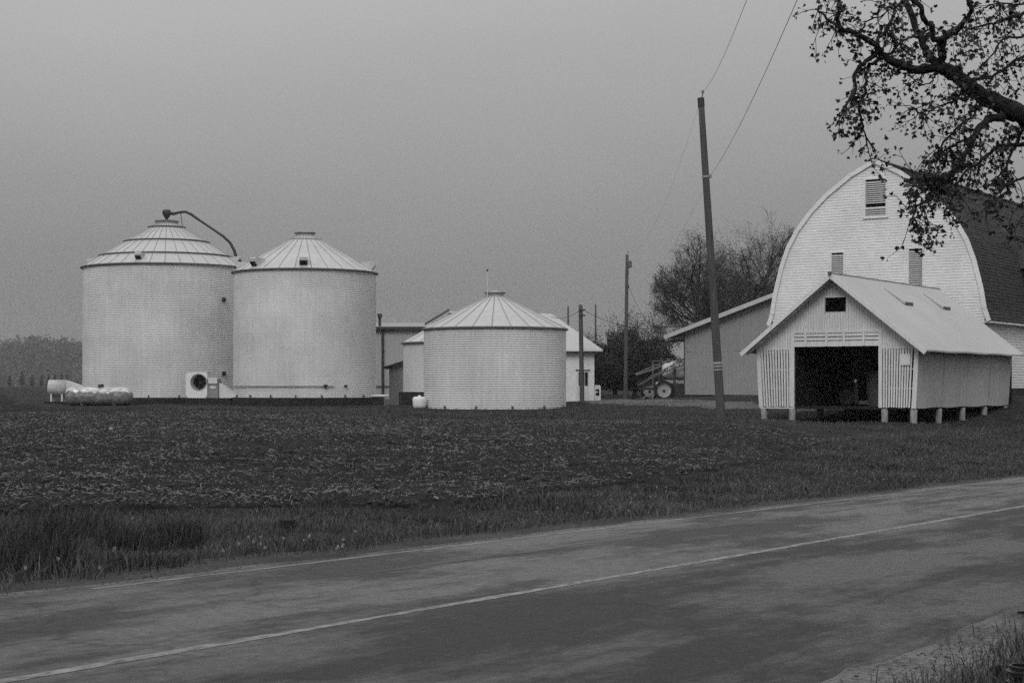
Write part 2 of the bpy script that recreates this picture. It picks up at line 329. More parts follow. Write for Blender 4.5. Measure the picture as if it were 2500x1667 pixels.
def pdist(X, Y, P):                                    # distance to the outline of a patch
    D = np.full(X.shape, 1e9)
    for (x0, y0), (x1, y1) in zip(P, P[1:] + P[:1]):
        l2 = (x1 - x0) ** 2 + (y1 - y0) ** 2 + 1e-9; t_ = np.clip(((X - x0) * (x1 - x0) + (Y - y0) * (y1 - y0)) / l2, 0, 1); D = np.minimum(D, np.hypot(X - x0 - t_ * (x1 - x0), Y - y0 - t_ * (y1 - y0)))
    return D
def zone(name, poly_px, mat, lift, step, amp=0., freq=3., hull=None):
    P = [pg(*p)[:2] for p in poly_px] if hull is None else hull
    A = np.array(P); x0, y0 = A.min(0); x1, y1 = A.max(0)
    xs = np.arange(x0, x1, step); ys = [y0]
    while ys[-1] < y1: ys.append(ys[-1] + step * max(1, (ys[-1] / 22) ** 1.25))
    X, Y = np.meshgrid(xs, np.array(ys)); k = len(xs)
    Xp = X + (vnoise(X * .8, Y * .8, 5) - .5) * .8; Yp = Y + (vnoise(X * .7, Y * .7, 6) - .5) * 1.2; inn = inside(Xp, Yp, P); pd = pdist(Xp, Yp, P) * inn
    Z = G(X, Y)
    if amp: Z = Z - .09 + .10 * np.clip(pd / .2, 0, 1) + np.clip(pd / .6, 0, 1) * (lift + amp * ((vnoise(X * freq, Y * freq, 1) - .3) + .7 * (vnoise(X * freq * 2.7, Y * freq * 2.7, 2) - .5)) * np.clip(1.4 - Y / 90, .25, 1))
    else: Z = Z - .09 + (lift + .09) * np.clip(pd / .5, 0, 1)
    i, j = np.meshgrid(np.arange(len(ys) - 1), np.arange(k - 1), indexing='ij'); ok = (inn[:-1, :-1] | inn[1:, 1:] | inn[1:, :-1] | inn[:-1, 1:]); q = (i * k + j)[ok]
    F = np.stack([q, q + 1, q + k + 1, q + k], 1); used, inv = np.unique(F, return_inverse=True)
    V = np.stack([X.ravel(), Y.ravel(), Z.ravel()], 1)[used]
    return structure(obj(name, np_mesh(name, V, inv.reshape(F.shape), mat, True))), P
fpx = [(-500, 1290), (230, 1252), (700, 1248), (1000, 1243), (1400, 1203), (1700, 1165), (1880, 1130), (2010, 1085), (1940, 1056), (1750, 1041), (1527, 1036), (1183, 1037), (800, 1024), (420, 1006), (120, 1002), (40, 985), (10, 962), (-120, 955), (-600, 955)]
FP = [pg(*p)[:2] for p in fpx]
_, FP = zone('field', None, SOIL, .065, .13, .095, 4.2, hull=FP)
zone('gravel_drive', [(1395, 985), (1425, 979), (1560, 976), (1740, 975), (1900, 985), (2300, 998), (2560, 998), (2560, 1004), (2300, 1006), (1900, 1003), (1700, 997), (1500, 989)], GRAVEL, .03, .35)

# ------------------------------------------------------------------ grain bins
def corr_wall(Rad, z0, z1, pitch=.1016, amp=.0095, n=128, sub=6):
    k = int(round((z1 - z0) / pitch)) * sub; Z = np.linspace(z0, z1, k + 1); rr = Rad + amp * np.cos(2 * np.pi * (Z - z0) / pitch)
    A = np.linspace(0, 2 * np.pi, n, endpoint=False)
    V = np.stack([(rr[:, None] * np.cos(A)), (rr[:, None] * np.sin(A)), np.repeat(Z[:, None], n, 1)], -1).reshape(-1, 3)
    i, j = np.meshgrid(np.arange(k), np.arange(n), indexing='ij'); a_ = (i * n + j).ravel(); b_ = (i * n + (j + 1) % n).ravel()
    return np_mesh('wall', V, np.stack([a_, b_, b_ + n, a_ + n], 1), BINM, True)
def roof_panels(root, Re, ze, Rt, zt, n, ribh=.035, phase=0.):
    da = 2 * math.pi / n; pan = MB(); K = 4
    for r, z in ((Re, ze), (Rt, zt)):
        for k in range(K + 1):
            a_ = -da / 2 + da * k / K; pan.add([(r * math.cos(a_), r * math.sin(a_), z)], [])
    pan.f += [(k, k + 1, K + 2 + k, K + 1 + k) for k in range(K)]
    rib = MB(); a_ = da / 2; w = .028
    e, s_ = Vector((math.cos(a_), math.sin(a_), 0)), Vector((-math.sin(a_), math.cos(a_), 0)); nrm = Vector((math.cos(a_) * (zt - ze), math.sin(a_) * (zt - ze), (Re - Rt))).normalized()
    if nrm.z < 0: nrm = -nrm
    A, B = e * (Re + .03) + Vector((0, 0, ze - .02)), e * Rt + Vector((0, 0, zt))
    rib.add([A - s_ * w, A + s_ * w, B - s_ * w * .6, B + s_ * w * .6, A + nrm * ribh, B + nrm * ribh], [(0, 4, 5, 2), (4, 1, 3, 5), (0, 1, 4), (2, 5, 3)])
    p0 = pan.build('roof_panel', ROOFM, root); r0 = rib.build('roof_rib', SEAM, p0)
    p0.rotation_euler = (0, 0, phase)
    for k in range(1, n):
        p = copy_of(p0, root, rot=(0, 0, phase + k * da)); copy_of(r0, p)
def roof_vent(root, az, Re, ze, Rt, zt, rr, size=.42):
    e = Vector((math.cos(az), math.sin(az), 0)); s_ = Vector((-math.sin(az), math.cos(az), 0)); fr = (Re - rr) / (Re - Rt); z = ze + (zt - ze) * fr
    o = e * rr + Vector((0, 0, z)); m = MB(); h = size
    pr = [(-h * .9, -h * .15), (-h * .55, h * .55), (h * .55, h * .62), (h * .75, h * .5), (h * .75, h * .22), (h * .1, -h * .55)]
    vs = [o + e * a_ + Vector((0, 0, b_)) + s_ * h * .42 * q for q in (-1, 1) for a_, b_ in pr]; n = len(pr)
    m.add(vs, [tuple(range(n)), tuple(range(n, 2 * n))[::-1]] + [(i, n + i, n + (i + 1) % n, (i + 1) % n) for i in range(n)])
    v = m.build('roof_vent', ROOFM, root); d = MB()
    q = [o + e * a_ + Vector((0, 0, b_)) + s_ * h * .34 * c for a_, b_ in ((h * .77, h * .18), (h * .14, -h * .52)) for c in (-1, 1)]
    off = Vector((0, 0, -.02)) + e * .03; d.add([p + off for p in q], [(0, 1, 3, 2)]); d.build('vent_mouth', BLACK, v)
def grain_bin(label, x, y, Rad, zg, z_floor, z_eave, z_top, Rt, nrib, found, group=None, over=.10):
    root = thing('grain_bin', label, 'grain bin', (x, y, zg))
    f0, e0, t0 = z_floor - zg, z_eave - zg, z_top - zg
    obj('wall', corr_wall(Rad, f0, e0), root)
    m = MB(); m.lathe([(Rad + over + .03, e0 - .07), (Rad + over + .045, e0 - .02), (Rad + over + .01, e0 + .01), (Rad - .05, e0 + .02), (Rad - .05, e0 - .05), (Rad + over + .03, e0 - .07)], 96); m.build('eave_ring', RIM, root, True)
    ze = e0 - .02
    roof_panels(root, Rad + over, ze, Rt, t0, nrib, phase=.1)
    m = MB(); m.lathe([(Rt + .03, t0 - .04), (Rt + .03, t0 + .10), (Rt + .09, t0 + .10), (Rt + .09, t0 + .14), (Rt * .5, t0 + .20), (0.001, t0 + .23)], 32); m.build('roof_cap', ROOFM, root, True)
    m = MB(); m.lathe([(Rt + .10, t0 + .095), (Rt + .115, t0 + .095), (Rt + .115, t0 + .15), (Rt + .08, t0 + .15)], 32); m.build('cap_ring', RIM, root)
    if found:
        m = MB(); m.lathe([(Rad + .22, -.35), (Rad + .22, f0 - .03), (Rad + .18, f0), (Rad - .3, f0)], 72); m.build('foundation', TAR, root, False)
    return root, f0, ze, t0
# tall bin with the hoop rings
X1, Y1 = (407 - CX) / FPX * 101, 101.
b1, f1, e1, t1 = grain_bin('tall corrugated grain bin with hoops round its roof and a spout at its peak', X1, Y1, 5.03, .2, .68, 8.58, 11.35, .62, 36, True)
for rr in (4.02, 2.54, 1.06):
    fr = (5.13 - rr) / (5.13 - .62); z = e1 + (t1 - e1) * fr
    m = MB(); m.lathe([(rr - .02, z + .02), (rr + .07, z + .075), (rr + .09, z + .055), (rr + .09, z + .035), (rr, z - .01)], 72); m.build('roof_hoop', SEAM, b1)
    m = MB(); m.lathe([(rr + .092, z + .06), (rr + .10, z + .02), (rr + .06, z - .015)], 72); m.build('hoop_edge', RIM, b1)
for az in (R(262), R(180), R(345)): roof_vent(b1, az, 5.13, e1, .62, t1, 4.55, .48)
for zz in (1.9, 6.3):
    m = MB(); a_ = R(-37); m.box(-.10, .10, -.1, .1, -.12, .12); m.box(-.05, .2, -.04, .04, -.03, .03); m.build('wall_bracket', DKMET, b1, loc=(5.06 * math.cos(a_), 5.06 * math.sin(a_), zz), rot=(0, 0, a_))
# peak spreader head and fill spout of the tall bin
sp = thing('fill_spout', 'dark curved fill spout with a drum head on the tall bin peak', 'grain spout', (X1, Y1, .2 + t1))
hz = at(407, 541, 101).z - .2 - t1
def loc1(px, py, Y=101.): v = at(px, py, Y); return (v.x - X1, Y - Y1, v.z - .2 - t1)
m = MB(); cz = loc1(407, 521)[2]
m.lathe([(.08, .18), (.30, .16), (.31, .21), (.10, .24), (.10, cz - .28), (.16, cz - .24), (.26, cz - .04), (.26, cz + .12), (.20, cz + .22), (.001, cz + .23)], 20); m.build('spreader_head', DKMET, sp, True)
path = [loc1(*p) for p in ((410, 521), (425, 522), (436, 519), (452, 517), (466, 523), (490, 540), (520, 560), (545, 577), (562, 593), (572, 612), (578, 632), (580, 650))]
m = MB(); m.tube(path, [.10, .10, .08, .08, .09, .075, .07, .085, .09, .095, .10, .10], 10); m.build('spout_pipe', DKMET, sp, True)
m = MB(); m.bar(loc1(441, 520), loc1(446, 556), .045, .045); m.build('pipe_strut', RIM, sp)
m = MB(); m.lathe([(.135, -.03), (.135, .03), (.10, .03), (.10, -.03), (.135, -.03)], 12); m.build('pipe_collar', DKMET, sp, loc=loc1(553, 584), rot=(0, R(50), 0))
# second bin
X2, Y2 = (744.5 - CX) / FPX * 94, 94.
b2, f2, e2, t2 = grain_bin('smooth-coned corrugated grain bin with scoop vents standing close against the hooped bin', X2, Y2, 4.06, .25, .72, 7.83, 9.98, .50, 28, True)
for az in (R(231), R(276), R(2), R(176)): roof_vent(b2, az, 4.16, e2, .5, t2, 3.6, .56)
m = MB(); rr = .95; fr = (4.16 - rr) / 3.66; z = e2 + (t2 - e2) * fr
m.lathe([(rr, z), (rr + .03, z + .04), (rr + .05, z)], 48); m.build('roof_hoop', SEAM, b2)
pp = [(4.14 * math.cos(a_), 4.14 * math.sin(a_), f2 + .62) for a_ in np.linspace(R(186), R(300), 30)]
m = MB(); m.tube(pp, .028, 6); m.build('wall_conduit', SEAM, b2)
for a_, s_ in ((R(293), .10), (R(310), .07)):
    m = MB(); m.box(-s_, s_, -.05, .06, -s_ * .8, s_ * .8); m.build('junction_box', DKMET, b2, loc=(4.15 * math.cos(a_), 4.15 * math.sin(a_), f2 + .64), rot=(0, 0, a_ + R(90)))
def anchors(root, Rad, z, n, a0, a1):
    m = MB(); m.box(-.04, .04, -.05, .03, -.02, .14); o = None
    for a_ in np.linspace(a0, a1, n):
        l_ = ((Rad + .03) * math.cos(a_), (Rad + .03) * math.sin(a_), z); r_ = (0, 0, a_ + R(90))
        o = m.build('anchor_bracket', RIM, root, loc=l_, rot=r_) if o is None else copy_of(o, root, l_, r_)
anchors(b2, 4.06, f2, 9, R(190), R(350)); anchors(b1, 5.03, f1, 9, R(190), R(350))
# low front bin
X3, Y3 = (1208.5 - CX) / FPX * 73.8, 73.8
b3, f3, e3, t3 = grain_bin('squat corrugated grain bin standing bare on the grass with a thin mast', X3, Y3, 3.2, .34, .36, 3.93, 5.42, .36, 24, False, over=.06)
anchors(b3, 3.2, .02, 6, R(200), R(340))
m = MB(); v = at(1190, 730, 73.3); m.tube([(v.x - X3, v.y - Y3, v.z - .34 - .15), (v.x - X3, v.y - Y3, at(1190, 662, 73.3).z - .34)], .018, 6); m.build('mast', WHITE2, b3)
m = MB(); m.box(-.04, .04, -.04, .04, -.04, .04); m.build('mast_tip', DKMET, b3, loc=(v.x - X3, v.y - Y3, at(1190, 660, 73.3).z - .34))
# bin half hidden behind the low one
X4, Y4 = (1117 - CX) / FPX * 82, 82.
b4, f4, e4, t4 = grain_bin('small corrugated bin on a high dark base half hidden by the squat bin', X4, Y4, 2.72, .4, 1.08, 3.52, 4.85, .36, 20, True, over=.08)

# drying fans
def place(px, py, Y): v = at(px, py, Y); return v
YF = 92.6
xl, xr = (458 - CX) / FPX * YF, (510 - CX) / FPX * YF; zf = at(0, 971, YF).z; zt_ = at(0, 909, YF).z; zg_ = g((xl + xr) / 2, YF)
fan = thing('drying_fan', 'white square drying fan with a round dark intake beside the two tall bins', 'dryer fan', ((xl + xr) / 2, YF, zg_)); ox = (xl + xr) / 2
w_ = (xr - xl) / 2; H0, H1 = zf - zg_, zt_ - zg_
m = MB(); cxh, czh, rh = .12, H0 + (H1 - H0) * .62, .42                       # housing face with a real round hole
n = 32; ring = [(cxh + rh * math.cos(2 * math.pi * k / n), -.5, czh + rh * math.sin(2 * math.pi * k / n)) for k in range(n)]
def onbox(k):
    t_ = 2 * math.pi * k / n; c_, s_ = math.cos(t_), math.sin(t_); cand = []
    if abs(c_) > 1e-6: cand.append(((w_ - cxh) if c_ > 0 else (-w_ - cxh)) / c_)
    if abs(s_) > 1e-6: cand.append(((H1 - czh) if s_ > 0 else (H0 - czh)) / s_)
    q = min(cand); return (cxh + c_ * q, -.5, czh + s_ * q)
outer = [onbox(k) for k in range(n)]; back = [(p[0], .45, p[2]) for p in ring]
m.add(ring + outer + back, [(k, (k + 1) % n, n + (k + 1) % n, n + k) for k in range(n)] + [(k, 2 * n + k, 2 * n + (k + 1) % n, (k + 1) % n) for k in range(n)])
m.box(-w_, w_, -.49, .5, H0, H0 + .02); m.box(-w_, w_, -.49, .5, H1 - .02, H1 + .02); m.box(-w_, -w_ + .02, -.49, .5, H0, H1); m.box(w_ - .02, w_, -.49, .5, H0, H1)
m.build('housing', PLAST, fan)
m = MB(); m.box(-w_, w_, .46, .5, H0, H1); m.build('back_plate', DKMET, fan)
m = MB(); m.lathe([(.05, 0), (.12, 0), (.12, .1), (.01, .12)], 12)
for k in range(6):
    a_ = k * math.pi / 3; m.add([(.1 * math.cos(a_ - .2), .1 * math.sin(a_ - .2), .0), (.1 * math.cos(a_ + .2), .1 * math.sin(a_ + .2), .06), (.38 * math.cos(a_ + .35), .38 * math.sin(a_ + .35), .08), (.38 * math.cos(a_ - .1), .38 * math.sin(a_ - .1), 0)], [(0, 1, 2, 3)])
m.build('fan_blades', DKMET, fan, loc=(cxh, .1, czh), rot=(R(90), 0, 0))
m = MB(); m.lathe([(rh - .015, 0), (rh + .02, -.02), (rh + .05, 0), (rh + .03, .02)], 32); m.build('intake_ring', RIM, fan, loc=(cxh, -.515, czh), rot=(R(90), 0, 0))
m = MB(); m.box(-w_ - .05, w_ + 1.3, -.45, .45, -.2, H0 - .002); m.build('base', TAR, fan)
bx0 = w_ + .03; m = MB(); m.box(bx0, bx0 + .58, -.42, .42, H0, H0 + 1.05); hb = m.build('burner_box', SHEDM, fan)
m = MB(); m.box(bx0 + .02, bx0 + .52, -.48, -.425, H0 + .80, H0 + 1.15); m.build('control_box', WHITE2, fan)
m = MB(); m.box(bx0 + .12, bx0 + .42, -.45, -.425, H0 + .52, H0 + .66); m.build('name_plate', WHITE2, fan)
tx = bx0 + .62; m = MB(); m.add([(tx, -.42, H0), (tx, .42, H0), (tx, .42, H0 + .84), (tx, -.42, H0 + .84), (tx + .95, -.5, H0), (tx + .95, .6, H0), (tx + .95, .6, H0 + .18), (tx + .95, -.5, H0 + .18)], [(0, 1, 2, 3), (4, 7, 6, 5), (0, 3, 7, 4), (1, 5, 6, 2), (2, 6, 7, 3), (0, 4, 5, 1)]); m.build('transition_duct', WHITE2, fan)
m = MB(); m.box(tx - .05, tx, -.46, .46, H0, H0 + .9); m.build('duct_flange', RIM, fan)
# drum fan at the far side of the hooped bin
YD = 100.2; xd0, xd1, xd2 = [(p - CX) / FPX * YD for p in (121, 165, 207)]; zc = at(0, 947, YD).z; rD = .50; zg_ = g(xd0, YD)
df = thing('drum_fan', 'white round drum fan with a tapered duct joined to the hooped bin', 'dryer fan', ((xd0 + xd1) / 2, YD, zg_)); ox = (xd0 + xd1) / 2
m = MB(); m.lathe([(rD - .06, xd0 - ox + .06), (rD, xd0 - ox), (rD + .02, xd0 - ox + .04), (rD, xd0 - ox + .08), (rD, xd1 - ox), (rD - .05, xd1 - ox)], 32); m.build('drum', TANKW, df, True, loc=(0, 0, zc - zg_), rot=(0, R(90), 0))
m = MB(); m.lathe([(.01, xd0 - ox + .2), (rD - .06, xd0 - ox + .06)], 24); m.build('intake_grille', DKMET, df, loc=(0, 0, zc - zg_), rot=(0, R(90), 0))
m = MB(); pts = []
for x_, hh, lo in ((xd1 - ox, .44, -.42), (xd2 - ox + .1, .04, -.42)): pts += [(x_, -.42, lo), (x_, .42, lo), (x_, .42, hh), (x_, -.42, hh)]
m.add([(p[0], p[1], p[2] + zc - zg_) for p in pts], [(0, 1, 2, 3), (4, 7, 6, 5), (0, 3, 7, 4), (1, 5, 6, 2), (2, 6, 7, 3), (0, 4, 5, 1)]); m.build('tapered_duct', WHITE2, df)
for xx in (-.36, .3):
    for yy in (-.3, .3): m = MB(); m.box(xx - .05, xx + .05, yy - .05, yy + .05, -.1, zc - zg_ - .36); m.build('leg', WHITE2, df)
m = MB(); m.box(-.75, 1.1, -.55, .55, -.3, .10); m.build('pad', TAR, df)
# propane tank
YT = 88.; xa, xb = (158 - CX) / FPX * YT, (325 - CX) / FPX * YT; rT = .49; zc = at(0, 967.5, YT).z; xm = (xa + xb) / 2; zg_ = g(xm, YT)
tk = thing('propane_tank', 'weathered white propane tank with a black valve cap lying before the bins', 'tank', (xm, YT, zg_), R(-6)); hl = (xb - xa) / 2 + .02
STAIN = M('mottled tank paint', .50, .6, .45, 6, (1, 1, .6), ramp=(.38, .62), spec=.45, var2=.15, scale2=6)
ts = STAIN.node_tree; bs_ = ts.nodes['Principled BSDF']; c2 = nd(ts, 'ShaderNodeTexCoord'); s2 = nd(ts, 'ShaderNodeSeparateXYZ'); ts.links.new(c2.outputs['Object'], s2.inputs[0])
n2_ = nd(ts, 'ShaderNodeTexNoise'); n2_.inputs['Scale'].default_value = 3.; n2_.inputs['Detail'].default_value = 6; ts.links.new(c2.outputs['Object'], n2_.inputs[0])
def tmath(op, a, b):
    q = nd(ts, 'ShaderNodeMath', operation=op)
    for i, z in enumerate((a, b)):
        if isinstance(z, (int, float)): q.inputs[i].default_value = z
        else: ts.links.new(z, q.inputs[i])
    return q.outputs[0]
rr_ = nd(ts, 'ShaderNodeMapRange'); ts.links.new(tmath('ADD', tmath('MULTIPLY', s2.outputs[0], -1.), tmath('MULTIPLY', n2_.outputs[0], .5)), rr_.inputs[0])   # local -x is up: mildew below a ragged line
for k_, v_ in zip(('From Min', 'From Max', 'To Min', 'To Max'), (.44, .52, .34, 1.05)): rr_.inputs[k_].default_value = v_
old = bs_.inputs['Base Color'].links[0].from_socket; ts.links.new(tmath('MULTIPLY', old, rr_.outputs[0]), bs_.inputs['Base Color'])
prof = [(.001, -hl)] + [(rT * math.sin(t_), -hl + .36 - .36 * math.cos(t_)) for t_ in np.linspace(.2, math.pi / 2, 7)] + [(rT + .008, -hl * .3), (rT, -hl * .3 + .02), (rT, hl * .35)] + [(rT * math.cos(t_), hl - .36 + .36 * math.sin(t_)) for t_ in np.linspace(0, 1.4, 7)] + [(.001, hl)]
m = MB(); m.lathe(prof, 32); m.build('shell', STAIN, tk, True, loc=(0, 0, zc - zg_), rot=(0, R(90), 0))
m = MB(); m.lathe([(.15, -.06), (.16, .12), (.13, .17), (.001, .19)], 20); m.build('valve_cap', BLKPL, tk, True, loc=(at(247, 0, YT).x - xm, 0, zc - zg_ + rT - .01), rot=(0, R(-8), 0))
for xx in (-.85, .95):
    m = MB(); m.box(xx - .06, xx + .06, -.28, .28, -.08, zc - zg_ - rT + .10); m.build('leg', WHITE2, tk)
    m = MB(); m.prism([(-.36, zc - zg_ - rT + .02), (.36, zc - zg_ - rT + .02), (.40, zc - zg_ - rT + .14), (-.40, zc - zg_ - rT + .14)], 'x', xx - .05, xx + .05); m.build('saddle', RIM, tk)
# poly drum by the low bin
v = at(1027, 996, 72.5); zg_ = g(v.x, 72.5)
dr = thing('poly_drum', 'small white plastic drum standing against the squat bin', 'drum', (v.x - .05, 72.5, zg_))
m = MB(); m.lathe([(.22, -.03), (.26, .0), (.30, .12), (.31, .36), (.29, .46), (.22, .50), (.001, .51)], 24); m.build('body', PLAST, dr, True)
m = MB(); m.lathe([(.07, .5), (.07, .56), (.001, .57)], 12); m.build('lid', PLAST, dr)
# unloading pad beside the second bin
v = at(935, 985, 91); zg_ = g(v.x, 91)
ua = thing('unload_auger', 'short white unloading tube on a dark box at the smooth-coned bin', 'auger', (v.x, 91, zg_))
m = MB(); m.box(-.45, .02, -.3, .3, -.1, .50); m.build('box', TAR, ua)
m = MB(); m.tube([(-.65, 0, .58), (.33, 0, .58)], .075, 10); m.build('tube', WHITE2, ua, True)
m = MB(); m.box(.05, .30, -.25, .25, -.05, .42); m.build('meter_box', RIM, ua)
m = MB(); m.box(-.05, .40, -.35, .35, -.1, .03); m.build('pad', CONC, ua)

# ------------------------------------------------------------------ buildings share the road's lie of the land
PHI = R(33.5); AX = np.array([math.sin(PHI), math.cos(PHI)]); WX = np.array([math.cos(PHI), -math.sin(PHI)])
def frame(w, s): return WX * w + AX * s                # building axes -> world xy
def pl(px, py, s):                                     # pixel -> (w, z) on the plane across the building axis
    r = np.array([(px - CX) / FPX, 1.]); t_ = s / (r @ AX); P = r * t_; return float(P @ WX), CAMZ + (HY - py) / FPX * t_
def lap_wall(prof, y0, z_lo, board=.125, proud=.016, holes=()):
    """clapboards over a left-right outline prof: z -> half width, facing -y"""
    m = MB(); z = z_lo; ztop = prof[0][1]; zs = [p[1] for p in prof][::-1]; hs = [p[0] for p in prof][::-1]
    while z < ztop - .01:
        z1 = min(z + board, ztop); segs = [(-float(np.interp(z, zs, hs)), float(np.interp(z, zs, hs)), -float(np.interp(z1, zs, hs)), float(np.interp(z1, zs, hs)))]
        for (hx0, hx1, hz0, hz1) in holes:
            if z1 > hz0 + .02 and z < hz1 - .02:
                ns = []
                for a_, b_, c_, d_ in segs:
                    if a_ < hx0 and b_ > hx1: ns += [(a_, hx0, c_, hx0), (hx1, b_, hx1, d_)]
                    else: ns.append((a_, b_, c_, d_))
                segs = ns
        for a_, b_, c_, d_ in segs:
            m.add([(a_, y0 - proud, z), (b_, y0 - proud, z), (d_, y0, z1), (c_, y0, z1), (a_, y0, z), (b_, y0, z)], [(0, 1, 2, 3), (4, 5, 1, 0)])
        z = z1
    return m
# --- the round-roofed barn
BP = frame(-27.27, 71.); zB = .78
barn = thing('barn', 'tall white barn with a rounded gothic roof and louvered gable', 'barn', (BP[0], BP[1], zB), -PHI)
PROF = [(0, 11.63), (1.2, 11.02), (2.35, 10.2), (3.15, 9.45), (3.82, 8.63), (4.30, 7.8), (4.63, 6.9), (4.95, 5.63), (5.1, 4.74), (5.28, 4.22)]
PROF = [(x_, z_ - zB) for x_, z_ in PROF]
def dense(P, k=4):
    o = []
    for (a_, b_), (c_, d_) in zip(P, P[1:]): o += [(a_ + (c_ - a_) * i / k, b_ + (d_ - b_) * i / k) for i in range(k)]
    return o + [P[-1]]
zl = 1.26 - zB
wallprof = [(max(0, x_ - .03), z_ - .02) for x_, z_ in PROF[:-1]] + [(5.0, PROF[-1][1] - .02), (4.95, zl)]
HL = [(-.44, .52, 9.06 - zB, 10.72 - zB), (-2.08, -1.50, 5.75 - zB, 7.47 - zB), (1.60, 2.22, 5.75 - zB, 7.49 - zB)]
lap_wall(wallprof, 0, zl, holes=HL).build('gable_siding', WHITE, barn)
LEN = 24.
m = MB()                                               # side walls of lapped boards
for sgn in (-1, 1):
    z = zl
    while z < PROF[-1][1] + .02:
        z1 = z + .125; x_ = sgn * 4.95; m.add([(x_ + sgn * .016, 0, z), (x_ + sgn * .016, LEN, z), (x_, LEN, z1), (x_, 0, z1), (x_, 0, z), (x_, LEN, z)], [(0, 1, 2, 3), (4, 5, 1, 0)]); z = z1
m.build('side_siding', WHITE, barn)
m = MB(); m.box(-5.0, 5.0, .06, LEN, -.6, zl + .005); m.build('foundation', TAR, barn)
m = MB(); m.add([(-4.95, .1, zl), (4.95, .1, zl), (4.95, .1, PROF[-1][1]), (-4.95, .1, PROF[-1][1])], [(0, 1, 2, 3)]); m.build('wall_lining', INTER, barn)
m = MB(); m.add([(-4.95, LEN, zl), (4.95, LEN, zl), (4.95, LEN, PROF[-1][1]), (-4.95, LEN, PROF[-1][1])], [(0, 1, 2, 3)]); m.build('rear_wall', WHITE, barn)
dn = dense(PROF, 3); m = MB(); m.add([(x_, LEN, z_) for x_, z_ in dn] + [(-x_, LEN, z_) for x_, z_ in dn[::-1]], [tuple(range(2 * len(dn)))]); m.build('rear_gable', WHITE, barn)
# shingle courses
arc = dense(PROF, 10); cum = np.concatenate([[0], np.cumsum([math.dist(a_, b_) for a_, b_ in zip(arc, arc[1:])])])
nC = int(cum[-1] / .15); tt = np.linspace(0, cum[-1], nC + 1); ax_ = np.interp(tt, cum, [p[0] for p in arc]); az_ = np.interp(tt, cum, [p[1] for p in arc])
m = MB(); ysteps = np.linspace(-.06, LEN + .15, 30)
for sgn in (-1, 1):
    for k in range(nC):
        a_, b_ = (ax_[k], az_[k]), (ax_[k + 1], az_[k + 1]); nx_, nz_ = (a_[1] - b_[1]), (b_[0] - a_[0]); l_ = math.hypot(nx_, nz_); nx_, nz_ = nx_ / l_, nz_ / l_
        lo = .045; hi = .03
        for j in range(len(ysteps) - 1):
            wob = random.uniform(-.008, .012)
            p = [(sgn * (a_[0] + nx_ * hi), a_[1] + nz_ * hi), (sgn * (b_[0] + nx_ * (lo + wob)), b_[1] + nz_ * (lo + wob)), (sgn * (b_[0] + nx_ * hi * .9), b_[1] + nz_ * hi * .9)]
            y0, y1 = ysteps[j], ysteps[j + 1]; m.add([(q[0], yy, q[1]) for yy in (y0, y1) for q in p], [(0, 1, 4, 3), (1, 2, 5, 4)])
roof = m.build('roof', SHING, barn)
m = MB(); n = len(dn)                                  # white rake boards following the curve, underside of the roof edge
for sgn in (-1, 1):
    for k in range(n - 1):
        (a0, c0), (a1, c1) = dn[k], dn[k + 1]; nx_, nz_ = (c0 - c1), (a1 - a0); l_ = math.hypot(nx_, nz_); nx_, nz_ = nx_ / l_, nz_ / l_
        def q(p, off, y_): return (sgn * (p[0] + nx_ * off), y_, p[1] + nz_ * off)
        A_, B_ = dn[k], dn[k + 1]; wd = .17
        vs_ = [q(A_, -wd, -.10), q(B_, -wd, -.10), q(B_, .028, -.10), q(A_, .028, -.10), q(A_, -wd, -.02), q(B_, -wd, -.02), q(B_, .028, -.02), q(A_, .028, -.02)]
        m.add(vs_, [(0, 1, 2, 3), (0, 4, 5, 1), (3, 2, 6, 7)])
m.build('rake_board', WHITE, barn)
m = MB(); m.tube([(0, -.12, PROF[0][1] + .03), (0, LEN, PROF[0][1] + .03)], .05, 6); m.build('ridge_cap', SEAM, barn)
for sgn in (-1, 1):
    m = MB(); m.box(sgn * 5.0 - .0, sgn * 5.0 + sgn * .30, -.03, LEN, PROF[-1][1] - .10, PROF[-1][1] - .02); m.build('eave_board', WHITE, barn)
def louver(root, x0, x1, z0, z1, pitch, y=.0, rail=None):
    f_ = MB(); t_ = .07
    f_.box(x0 - t_, x0, y - .04, y + .06, z0 - t_, z1 + t_); f_.box(x1, x1 + t_, y - .04, y + .06, z0 - t_, z1 + t_); f_.box(x0, x1, y - .04, y + .06, z1, z1 + t_); f_.box(x0 - .12, x1 + .12, y - .08, y + .06, z0 - t_ - .04, z0 - t_ + .0)
    f_.box(x0, x1, y - .04, y + .06, z0 - t_ + .002, z0)
    lw = f_.build('louver_window', WHITE, root)
    b_ = MB(); b_.box(x0, x1, y + .10, y + .12, z0, z1); b_.build('backing', BLACK, lw)
    m_ = MB(); m_.add([(x0, -.015, -.045), (x1, -.015, -.045), (x1, .06, .035), (x0, .06, .035), (x0, -.02, -.03), (x1, -.02, -.03), (x1, .055, .05), (x0, .055, .05)], [(0, 1, 2, 3), (4, 7, 6, 5), (0, 4, 5, 1), (2, 6, 7, 3), (0, 3, 7, 4), (1, 5, 6, 2)])
    o = None; z = z1 - .13
    while z > z0 + .03:
        if rail is None or abs(z - rail) > pitch * .9:
            o = m_.build('slat', LOUV, lw, loc=(0, y, z)) if o is None else copy_of(o, lw, (0, y + random.uniform(-.004, .004), z))
        z -= pitch
    if rail:
        r_ = MB(); r_.box(x0, x1, y - .03, y + .05, rail - .11, rail - .04); r_.build('mid_rail', WHITE, lw)
louver(barn, -.44, .52, 9.06 - zB, 10.72 - zB, .092, rail=9.50 - zB)
